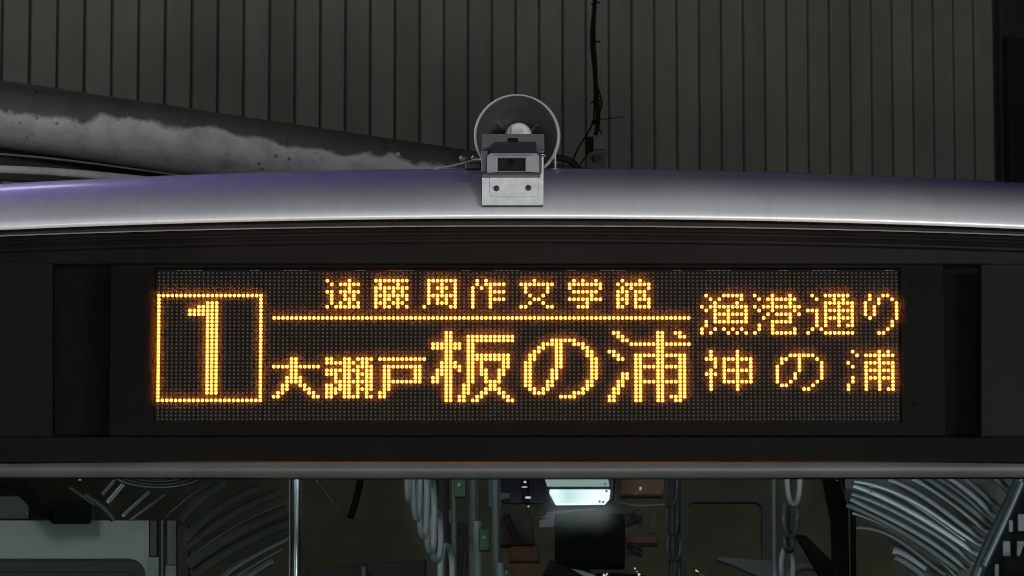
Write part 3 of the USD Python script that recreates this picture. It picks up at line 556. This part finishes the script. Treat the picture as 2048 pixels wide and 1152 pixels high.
for i, (c, a, b, hw, r, Y, mt) in enumerate([(1341, 900, 1015, 14, 3.0, 1.8, STRAPT), (1344, 1010, 1071, 11, 1.7, 2.0, STRAPT), (1348, 1066, 1121, 13, 2.8, 2.2, STRAPT), (1350, 1116, 1200, 9, 2.2, 2.4, STRAPT)]):
    strap(c, a, b, hw, r, Y, mt, ['clear strap loop right of the lamp, uppermost of its row', 'faint clear strap loop second from the top, right of the lamp', 'clear strap loop third from the top, right of the lamp', 'lowest clear strap loop right of the lamp'][i], 'straps right of the lamp')
for i, (c, a, b, hw, r, Y, mt) in enumerate([(1587, 890, 1008, 13, 5.5, 1.7, STRAPW), (1581, 1000, 1072, 14, 5, 1.9, STRAPT), (1578, 1062, 1104, 9, 3.5, 2.1, STRAPT), (1575, 1096, 1170, 12, 5.5, 2.3, STRAPW)]):
    strap(c, a, b, hw, r, Y, mt, ['pale strap loop uppermost of the right row', 'broad grey strap loop under the uppermost of the right row', 'small grey strap loop low in the right row', 'lowest pale strap loop of the right row'][i], 'straps of the right row')

# hand poles with stop buttons
POLEG = pm('pole_grey_green', (0.20, 0.225, 0.215), 0.4, var=0.15)
GREEN = pm('button_green', (0.03, 0.13, 0.045), 0.4)
BTN = pm('button_white', (0.55, 0.64, 0.58), 0.4)
for x, r, Y, lab, seg in ((908, 6, 2.5, 'thin grey hand pole nearest the left straps', None), (947, 9, 2.3, 'grey hand pole between the two green stop buttons', (955, 1043)), (992, 8.5, 2.1, 'tallest grey hand pole right of the green buttons', (1000, 1126)), (1349, 12, 3.0, 'dim grey pole behind the clear straps', None), (1549, 5.5, 2.2, 'slim grey pole left of the right row of straps', None)):
    t = thing('hand_pole', P(x, 1050, Y), lab, 'pole')
    part(t, 'tube', tube([P(x, 900, Y), P(x + 1, 1300, Y)], r * S(Y), 16), POLEG if r < 11 else pm('pole_dim', (0.07, 0.08, 0.08), 0.5), smooth=60)
    if seg:
        part(t, 'sleeve', tube([P(seg[0], seg[1], Y - .02), P(seg[0] + 2, 1300, Y - .02)], (r + 1) * S(Y), 16), pm('pole_sleeve', (0.34, 0.40, 0.40), 0.35), smooth=60)
for x, y, hw, hh, lab in ((920, 974, 12, 20, 'green stop button with pale disc, uppermost of three'), (969, 1079, 11, 22, 'dim green stop button with pale disc, middle of three'), (1012, 1150, 10, 12, 'green stop button at the bottom edge of the photo')):
    Y = 2.2; t = thing('stop_button', P(x, y, Y), lab, 'stop button', 'green stop buttons')
    part(t, 'case', pxbox(x - hw, y - hh, x + hw, y + hh, Y, 0.03, r=4), GREEN)
    c = P(x - 1, y - 4, Y); part(t, 'button', revolve([(0.0003, -0.005), (3 * S(Y), -0.0045), (4.6 * S(Y), -0.002), (4.8 * S(Y), 0.001)], c, 20), BTN, smooth=True)
for i, (x, y, w, h) in enumerate(((1003, 988, 18, 5), (930, 1035, 20, 40), (1000, 1010, 12, 20))):
    pass
# wires beside the poles
wr = thing('tangled_wires', P(880, 1050, 2.6), 'tangle of thin brown wires between the left straps and the poles', 'wires')
WIRE = pm('wire_brown', (0.11, 0.09, 0.075), 0.5)
for k, (pts_, r) in enumerate([([(873, 950), (872, 1000), (880, 1030), (884, 1060), (888, 1085), (897, 1110), (905, 1160)], 1.2), ([(896, 985), (889, 1020), (885, 1060), (890, 1090), (903, 1120), (912, 1160)], 1.2), ([(905, 1020), (915, 1045), (925, 1062), (918, 1085), (910, 1110), (915, 1160)], 1.0), ([(940, 1070), (934, 1095), (930, 1120), (928, 1160)], 1.3), ([(938, 1080), (947, 1098), (949, 1112), (940, 1130), (935, 1160)], 1.2), ([(905, 1010), (911, 1030), (906, 1060), (900, 1075)], 1.0), ([(924, 1040), (930, 1060), (921, 1080), (933, 1110)], 0.9)]):
    strut(wr, 'wire', pts_, r, 2.6, WIRE, 7)
part(wr, 'plug', pxbox(896, 1020, 904, 1047, 2.55, 0.01, r=2), pm('plug_pink', (0.30, 0.24, 0.20), 0.5))
part(wr, 'dark_sheet', pxbox(892, 1046, 936, 1190, 2.75, 0.02, r=14), pm('sheet_dark', (0.035, 0.034, 0.03), 0.7))

# seats, monitor and boards in the middle
ORANGE = pm('seat_orange', (0.17, 0.088, 0.045), 0.8, var=0.2, scale=40)
st = thing('seat', P(1049, 1125, 3.0), 'brown orange seat back left of the dark monitor', 'seat')
part(st, 'headrest', pxbox(1018, 1092, 1080, 1124, 3.0, 0.1, r=9, b=0.006), ORANGE)
part(st, 'backrest', pxbox(1017, 1126.5, 1080, 1260, 3.0, 0.1, r=3, b=0.004), ORANGE)
for x0, y0, x1, y1, lab, em in ((1240, 956, 1326, 990, 'dim amber panel right of the bright lamp', 1.0), (1252, 1071, 1316, 1087, 'dim amber strip right of the dark monitor', 0.6)):
    t = thing('amber_panel', P((x0 + x1) / 2, (y0 + y1) / 2, 3.4), lab, 'panel')
    part(t, 'face', pxbox(x0, y0, x1, y1, 3.4, 0.04, r=2), pm('amber_panel', (0.20, 0.085, 0.025), 0.5, var=0.5, scale=9))
    part(t, 'lower_lip', pxbox(x0, y1 + 0.5, x1, y1 + 3, 3.38, 0.05, b=0.001), GREYD)
mon = thing('dark_monitor', P(1180, 1090, 2.2), 'large dark monitor screen under the bright lamp', 'monitor')
part(mon, 'screen', pxbox(1110, 1028, 1250, 1136, 2.2, 0.04, r=6), pm('screen_black', (0.006, 0.007, 0.008), 0.6, spec=0.05))
part(mon, 'top_edge', tube(spline([P(1092, 1027, 2.18), P(1130, 1023, 2.18), P(1165, 1020, 2.18), P(1192, 1019, 2.18)], 14), 2.6 * S(2.2), 10), pm('edge_pale', (0.26, 0.28, 0.27), 0.3))
part(mon, 'hood', bev(pxpoly([(1085, 1152), (1200, 1152), (1170, 1136), (1140, 1134), (1100, 1120)], 2.1), 2.1, 2.16, 0.003), pm('monitor_hood', (0.010, 0.012, 0.016), 0.5, spec=0.15))
pp = thing('paper_notice', P(1095, 1040, 2.3), 'pale torn paper notice at the monitor corner', 'notice')
part(pp, 'sheet', extr(pxpoly([(1079, 1055), (1107, 1053), (1110, 1028), (1104, 1025), (1090, 1031), (1079, 1034), (1094, 1036), (1079, 1041)], 2.3), 2.3, 2.303), pm('paper_pale', (0.30, 0.34, 0.33), 0.7, var=0.3, scale=40))
ds = thing('dashboard_cover', P(1200, 1150, 1.6), 'glossy dark dashboard edge with painted glowing glints at the bottom', 'dashboard')
part(ds, 'cover', tube(spline([P(1080, 1170, 1.6), P(1140, 1160, 1.6), P(1210, 1158, 1.6), P(1290, 1163, 1.6), P(1340, 1180, 1.6)], 30), 12 * S(1.6), 16), pm('dash_black', (0.012, 0.012, 0.013), 0.2))
part(ds, 'pale_edge', bev(pxpoly([(1142, 1137), (1160, 1140), (1186, 1148), (1196, 1154), (1170, 1154)], 1.55), 1.55, 1.56, 0.001), pm('edge_grey', (0.24, 0.26, 0.26), 0.35))
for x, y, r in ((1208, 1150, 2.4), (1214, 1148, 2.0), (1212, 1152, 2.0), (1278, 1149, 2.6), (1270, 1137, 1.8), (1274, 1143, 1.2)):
    part(ds, 'glint_bead', trimesh.creation.icosphere(2, r * S(1.5)).apply_translation(P(x, y, 1.5)), GL, smooth=True)  # glowing beads painted in as glints, no lamps
for i, (x0, y0, x1, y1) in enumerate(((1252, 1022, 1285, 1052), (1252, 1091, 1284, 1113))):
    t = thing('clear_bag', P((x0 + x1) / 2, (y0 + y1) / 2, 3.1), ['crumpled clear plastic bag, the upper of two right of the monitor', 'crumpled clear plastic bag, the lower of two right of the monitor'][i], 'bag')
    gx, gz = np.meshgrid(np.linspace(x0, x1, 26), np.linspace(y0, y1, 22))
    import meshkit
    dY = meshkit.fbm(np.stack([gx / 14, gz / 5, gx * 0 + i * 9], -1), 3, 3)
    part(t, 'film', loft([[P(gx[a, b], gz[a, b] + 3 * math.sin(gx[a, b] / 6 + i), 3.1 - 0.09 * dY[a, b]) for b in range(26)] for a in range(22)]), pm('bag_film', (0.13, 0.135, 0.135), 0.12, var=0.2), smooth=True)
ol = thing('orange_glow_lamp', P(1394, 1140, 2.0), 'tiny lit orange lamp near the bottom, right of the clear straps', 'lamp')
part(ol, 'lens', loft([[P(1391, 1138, 2.0), P(1391.2, 1143, 2.0)], [P(1398, 1143.5, 2.0), P(1398, 1144.2, 2.0)]]), usdkit.material(stage, '/World/Looks/orange_lens', {'e': ('emission', {'color': (1.0, 0.66, 0.32), 'strength': 1.3})}, [], surface='e.emission'))
part(ol, 'case', bev(pxpoly([(1398, 1152), (1430, 1156), (1398, 1145.5), (1388, 1136)], 2.01), 2.01, 2.04, 0.001), pm('lamp_case_orange', (0.14, 0.06, 0.02), 0.5))
sp = thing('blue_glint', P(1281, 977, 2.9), 'small blue glint painted as a glowing bead right of the bright lamp', 'reflector')
part(sp, 'lens', trimesh.creation.icosphere(1, 1.0).apply_scale([2.6 * S(2.9), 0.003, 4.2 * S(2.9)]).apply_translation(P(1281, 977, 2.9)), usdkit.material(stage, '/World/Looks/blue_glow', {'e': ('emission', {'color': (0.35, 0.55, 0.9), 'strength': 0.9})}, [], surface='e.emission'))  # glint put in as emission on a small bead
part(sp, 'arm', tube([P(1270, 990, 2.92), P(1281, 978, 2.92)], 2 * S(2.9), 8), GREY)

# right part: seat-back boards, dark bars, slats built for the ceiling reflection
db = thing('door_frame', P(1460, 1060, 4.4), 'dim rounded door frame between two rows of straps', 'door frame')
DG = pm('door_frame_grey', (0.042, 0.044, 0.042), 0.6)
outer = pxpoly([(1356, 1200), (1540, 1200), (1540, 990), (1356, 990)], 4.4)
inner = pxpoly([(1374, 1210), (1524, 1210), (1524, 1004), (1374, 1004)], 4.4).buffer(-16 * S(4.4)).buffer(16 * S(4.4), quad_segs=6)
part(db, 'frame', extr(outer.difference(inner), 4.4, 4.45), DG)
pb_ = thing('pale_board', P(1490, 1130, 2.6), 'pale grey board low between the clear and the right straps', 'board')
part(pb_, 'face', bev(pxpoly([(1432, 1120), (1470, 1133), (1530, 1160), (1570, 1160), (1570, 1121), (1440, 1112)], 2.6), 2.6, 2.63, 0.003), pm('board_pale', (0.15, 0.165, 0.165), 0.5, var=0.2))
p2 = thing('pale_curved_cover', P(1600, 1145, 2.4), 'pale curved cover at the foot of the right straps', 'cover')
part(p2, 'shell', tube(spline([P(1578, 1160, 2.4), P(1595, 1136, 2.4), P(1625, 1132, 2.4), P(1665, 1150, 2.4)], 20), 10 * S(2.4), 14), pm('cover_pale', (0.15, 0.165, 0.165), 0.45))
bars = thing('slanting_bars', P(1640, 1060, 1.9), 'crossed black bars between the right straps and the reflected slats', 'bars')
BK = pm('bar_black', (0.005, 0.006, 0.006), 0.8, spec=0.07)
for poly, Y in (([(1640, 930), (1672, 940), (1696, 1010), (1700, 1200), (1668, 1200), (1662, 1040)], 1.92), ([(1590, 1068), (1612, 1071), (1692, 1150), (1692, 1200), (1668, 1200)], 1.98), ([(1676, 940), (1688, 940), (1712, 1012), (1713, 1200), (1704, 1200), (1702, 1014)], 1.9)):
    part(bars, 'bar', bev(pxpoly(poly, Y), Y, Y + 0.03, 0.002), BK)
rib = thing('reflected_slats', P(1840, 1050, 1.6), 'ceiling reflection built as curved grey slats fanning out behind the right of the windscreen', 'reflected slats')  # slats mirrored in the glass, built as added objects behind it
def cz(x, y): return 1668 + x / 5.389, 940 + y / 5.389
RIBM = [pm('rib_grey', (0.105, 0.12, 0.125), 0.32, metal=0.6, var=0.2, scale=20), pm('rib_dark', (0.05, 0.056, 0.06), 0.35, metal=0.5, var=0.2, scale=20), pm('rib_pale', (0.22, 0.26, 0.265), 0.3, metal=0.6, var=0.15, scale=20)]
ribs = [([(220, 120), (640, 235), (1000, 425), (1400, 700), (1590, 815)], 3.0, 2), ([(590, 100), (900, 245), (1250, 490), (1620, 760)], 4.2, 0), ([(850, 90), (1150, 265), (1450, 490), (1680, 690)], 4.6, 0), ([(1010, 90), (1300, 290), (1560, 490), (1710, 620)], 4.4, 1), ([(1240, 80), (1500, 275), (1740, 510)], 4.4, 0), ([(1410, 90), (1600, 255), (1780, 420)], 4.0, 1), ([(1740, 90), (1890, 230), (1960, 320)], 4.5, 1), ([(210, 165), (560, 310), (1000, 550), (1350, 775), (1560, 920)], 4.2, 2), ([(190, 255), (550, 395), (900, 580), (1250, 800), (1500, 1020)], 3.4, 0), ([(180, 310), (600, 520), (1000, 745), (1280, 945), (1440, 1070)], 4.0, 0), ([(140, 370), (470, 520), (800, 705), (1100, 905), (1350, 1090)], 4.4, 1), ([(200, 460), (520, 580), (850, 765), (1150, 975), (1320, 1150)], 3.0, 0), ([(240, 620), (600, 705), (900, 905), (1200, 1130)], 3.0, 1), ([(380, 170), (700, 280), (1030, 480), (1420, 760)], 2.0, 2), ([(640, 860), (800, 930), (1000, 1060)], 7.0, 0), ([(660, 940), (820, 1030), (960, 1140)], 5.0, 1), ([(1130, 90), (1400, 280), (1640, 500)], 2.6, 1)]
for i, (pts_, r, mi) in enumerate(ribs):
    strut(rib, 'slat', [cz(*q_) for q_ in pts_], r * 1.55, 1.62 + 0.012 * (i % 3), RIBM[mi], 12, flat=0.22)
part(rib, 'reflection_back', loft([[P(1690, 940, 1.75), P(2040, 940, 1.75)], [P(1690, 1000, 1.75), P(1990, 1060, 1.75)], [P(1760, 1060, 1.75), P(1960, 1130, 1.75)], [P(1850, 1200, 1.75), P(1940, 1200, 1.75)]]), pm('reflection_dark', (0.028, 0.031, 0.032), 0.45))
for x, y in ((128, 290), (395, 238), (30, 110), (200, 148)):
    part(rib, 'rivet', trimesh.creation.icosphere(1, 2.2 * S(1.6)).apply_translation(P(*cz(x, y), 1.58)), STEEL, smooth=True)
ob = thing('oblique_bar', P(2000, 1060, 1.5), 'broad blue grey bar slanting down at the right end of the ribs', 'bar')
strut(ob, 'bar_body', [(2052, 930), (1998, 1050), (1960, 1135), (1945, 1180)], 13, 1.52, pm('bar_slate', (0.075, 0.088, 0.10), 0.35, metal=0.3), flat=0.6)
strut(ob, 'bar_face', [(2044, 965), (2002, 1060), (1968, 1132)], 7, 1.49, pm('bar_slate_pale', (0.13, 0.15, 0.165), 0.35, metal=0.3), flat=0.5)
gw = thing('grid_window', P(2030, 1080, 2.2), 'black window grid with pale panes at the right edge of the photo', 'window')
for x0, y0, x1, y1 in ((2036, 1028, 2075, 1062), (2006, 1082, 2021, 1112), (2034, 1082, 2075, 1112), (2018, 1040, 2026, 1064), (1990, 1128, 1998, 1160)):
    part(gw, 'pane', pxbox(x0, y0, x1, y1, 2.22, 0.01, r=1.5, b=0.001), pm('pane_pale', (0.30, 0.33, 0.34), 0.4, var=0.15))
part(gw, 'grid', pxbox(1960, 960, 2120, 1200, 2.26, 0.02), BK)
part(gw, 'bar', pxbox(2008, 1066, 2120, 1079, 2.18, 0.03), BK)
strut(gw, 'brace', [(2052, 1092), (2028, 1160)], 5, 2.1, BK)

# left part: reflected pale frame built as added boards, posts, strips
fr = thing('reflected_frame', P(160, 1100, 2.0), 'reflection built as a pale green grey frame over a dark rounded window at the lower left', 'reflected frame')  # mirrored board, added as an object behind the glass
PALE = pm('frame_pale', (0.28, 0.32, 0.28), 0.55, var=0.12, scale=6)
outer = pxpoly([(-300, 1260), (298, 1260), (298, 1041), (-300, 1041)], 2.0)
inner = pxpoly([(-280, 1250), (291, 1250), (291, 1117), (-280, 1117)], 2.0).buffer(-34 * S(2.0)).buffer(34 * S(2.0), quad_segs=8)
part(fr, 'frame', extr(outer.difference(inner), 2.0, 2.05), PALE)
part(fr, 'opening', pxbox(-290, 1110, 296, 1255, 2.07, 0.01), pm('opening_dark', (0.008, 0.009, 0.009), 0.5))
part(fr, 'sill', pxbox(-280, 1143, 268, 1200, 2.062, 0.006, r=4), pm('sill_dim', (0.014, 0.017, 0.017), 0.5))
for x0, x1, y0, y1, c, lab in ((300, 314, 1041, 1112, (0.05, 0.055, 0.05), None), (296, 318, 1114, 1260, (0.24, 0.27, 0.25), None), (322, 327, 1041, 1260, (0.16, 0.18, 0.17), None), (334, 353, 1041, 1130, (0.13, 0.14, 0.135), None), (331, 353, 1131, 1260, (0.25, 0.28, 0.26), None), (354.5, 378, 1050, 1260, (0.012, 0.012, 0.011), None)):
    part(fr, 'post', pxbox(x0, y0, x1, y1, 1.98, 0.04, b=0.0015), pm(f'post_{int(x0)}_tone', c, 0.55, var=0.35, scale=25))
dsx = thing('diagonal_strips', P(200, 990, 1.8), 'short grey strips lying diagonally above the pale frame', 'strips')
for pts_, r, mi in (([(170, 990), (200, 1010), (228, 1040)], 7, 1), ([(205, 990), (240, 950)], 5, 1), ([(216, 1005), (252, 965)], 6.5, 0), ([(246, 1032), (300, 985)], 5.5, 1), ([(262, 1040), (330, 990)], 3.5, 1), ([(140, 975), (190, 1010)], 5, 1)):
    strut(dsx, 'strip', pts_, r, 1.8, RIBM[mi], 10, flat=0.5)
for x, y, a in ((160, 960, 3.2), (217, 1005, 3), (248, 1032, 3.2), (55, 1028, 2)):
    part(dsx, 'end_clip', trimesh.creation.icosphere(1, 1.0).apply_scale([a * 1.3 * S(1.78), .004, a * 0.8 * S(1.78)]).apply_translation(P(x, y, 1.76)), pm('clip_pale', (0.55, 0.58, 0.56), 0.3), smooth=True)
dk = thing('dark_bracket', P(90, 1000, 1.9), 'black angled bracket in the corner above the pale frame', 'bracket')
part(dk, 'arm', bev(pxpoly([(-60, 940), (36, 940), (66, 978), (84, 1008), (98, 1016), (98, 1034), (72, 1030), (46, 1000), (22, 976), (-60, 972)], 1.94), 1.94, 1.96, 0.002), BK)
part(dk, 'plate', pxbox(100, 1000, 180, 1045, 1.96, 0.03, r=5), BK)
part(dk, 'side_plate', pxbox(-60, 992, 58, 1039, 2.1, 0.02), pm('bracket_dim', (0.055, 0.065, 0.06), 0.6))
rd = thing('round_ceiling_lamp', P(312, 940, 1.7), 'edge of a round grey ceiling dish below the moulding at left', 'ceiling lamp')
for k_, (rx, ry, r, mi) in enumerate(((96, 34, 4, 0), (84, 28, 3, 1), (70, 22, 3.5, 1))):
    part(rd, 'ring', tube([P(316 + rx * math.cos(a), 941 - ry * math.sin(a), 1.7 + 0.02 * math.sin(a)) for a in np.linspace(0, 2 * math.pi, 60, endpoint=False)], r * S(1.7), 10, closed=True), RIBM[mi], smooth=True)
part(rd, 'dish', revolve([(0.0005, 0), (60 * S(1.7), 0)], (0, 0, 0), 30).apply_transform(trimesh.transformations.scale_matrix(0.35, [0, 0, 0], [0, 0, 1])).apply_translation(P(316, 941, 1.72)), RIBM[1])
lr = thing('reflected_left_slats', P(450, 1080, 1.7), 'faint reflection built as dark slats fanning out left of the chrome pole', 'reflected slats')  # fainter part of the slat reflection, also built as added objects
for i, (pts_, r, mi) in enumerate([([(376, 1118), (430, 1077), (530, 1022), (580, 1002)], 1.0, 1), ([(440, 1160), (480, 1128), (560, 1085), (585, 1072)], 3.0, 1), ([(455, 1165), (500, 1135), (565, 1098)], 2.6, 1), ([(480, 1165), (520, 1135), (545, 1120)], 4.5, 1), ([(370, 1080), (420, 1030), (520, 975)], 5, 3), ([(372, 1095), (430, 1050), (560, 985)], 5, 3), ([(375, 1130), (450, 1080), (575, 1020)], 6, 3), ([(385, 1150), (470, 1095), (580, 1045)], 6, 3), ([(360, 1040), (400, 1000), (450, 965)], 5, 3), ([(330, 1035), (370, 1000), (410, 970)], 1.2, 1)]):
    strut(lr, 'slat', pts_, r * (1.9 if r > 2.8 else 1), 1.75 + 0.01 * (i % 2), RIBM[mi] if mi < 3 else pm('rib_faint', (0.022, 0.024, 0.024), 0.55, metal=0.2), 10, flat=0.2)
bx = thing('pale_ledge', P(700, 1145, 3.2), 'dim pale ledge low between the chrome pole and the left straps', 'ledge')
part(bx, 'slab', bev(pxpoly([(612, 1160), (850, 1160), (852, 1118), (760, 1125), (612, 1140)], 3.2), 3.2, 3.3, 0.003), pm('ledge_mauve', (0.055, 0.048, 0.045), 0.7))
part(bx, 'stub', pxbox(722, 1132, 732, 1190, 3.15, 0.03, r=2), pm('stub_pale', (0.22, 0.23, 0.22), 0.5))
rr = thing('red_rod', P(660, 990, 2.4), 'thin reddish rod slanting right of the chrome pole', 'rod')
strut(rr, 'rod_body', [(632, 962), (655, 990), (678, 1021)], 1.4, 2.4, pm('rod_red', (0.20, 0.11, 0.09), 0.5), 8)
part(rr, 'rod_end', trimesh.creation.icosphere(1, 2.6 * S(2.4)).apply_translation(P(634, 963, 2.39)), pm('rod_end', (0.35, 0.25, 0.22), 0.4), smooth=True)
sb_ = thing('dark_strap_bar', P(708, 1000, 2.5), 'short black bar hanging between the red rod and the left straps', 'bar')
strut(sb_, 'bar_body', [(724, 930), (712, 1000), (700, 1036)], 7, 2.5, BK)

hr = thing('handrail', P(1290, 1000, 2.7), 'thin horizontal grey handrail behind the amber panels, right of the lamp', 'handrail')
strut(hr, 'rail_bar', [(1236, 1003), (1262, 1010), (1300, 1011), (1330, 1009)], 2.2, 2.7, POLEG, 10)
part(hr, 'bracket', pxbox(1228, 990, 1236, 1010, 2.7, 0.02, r=1.5), GREYD)
part(hr, 'bracket', pxbox(1300, 1012, 1312, 1066, 2.74, 0.02, r=1.5), pm('bracket_brown', (0.07, 0.05, 0.03), 0.6))
gs = thing('grab_plate', P(1000, 1000, 2.45), 'pale grey bracket plate between the green buttons and the navy mirror', 'bracket')
part(gs, 'plate', bev(pxpoly([(976, 958), (990, 958), (994, 984), (1021, 986), (1019, 997), (994, 1002), (986, 1016), (976, 1014)], 2.45), 2.45, 2.47, 0.002), pm('plate_grey', (0.14, 0.155, 0.152), 0.5))
part(gs, 'strap_end', pxbox(940, 1002, 956, 1042, 2.42, 0.02, r=2), pm('strap_end_grey', (0.17, 0.19, 0.19), 0.5))
bs = thing('seat', P(1030, 1045, 3.6), 'dark brown rounded seat back below the navy mirror, above the orange seat', 'seat')
part(bs, 'backrest', bev(pxpoly([(996, 1090), (1000, 1020), (1012, 1006), (1052, 1012), (1066, 1040), (1070, 1090)], 3.6), 3.6, 3.68, 0.004), pm('seat_brown', (0.10, 0.076, 0.058), 0.8, var=0.35, scale=14))
part(bs, 'side_bolster', tube(spline([P(1012, 1030, 3.55), P(1022, 1055, 3.55), P(1034, 1085, 3.55)], 14), 7 * S(3.55), 12), pm('bolster_brown', (0.03, 0.025, 0.02), 0.8))
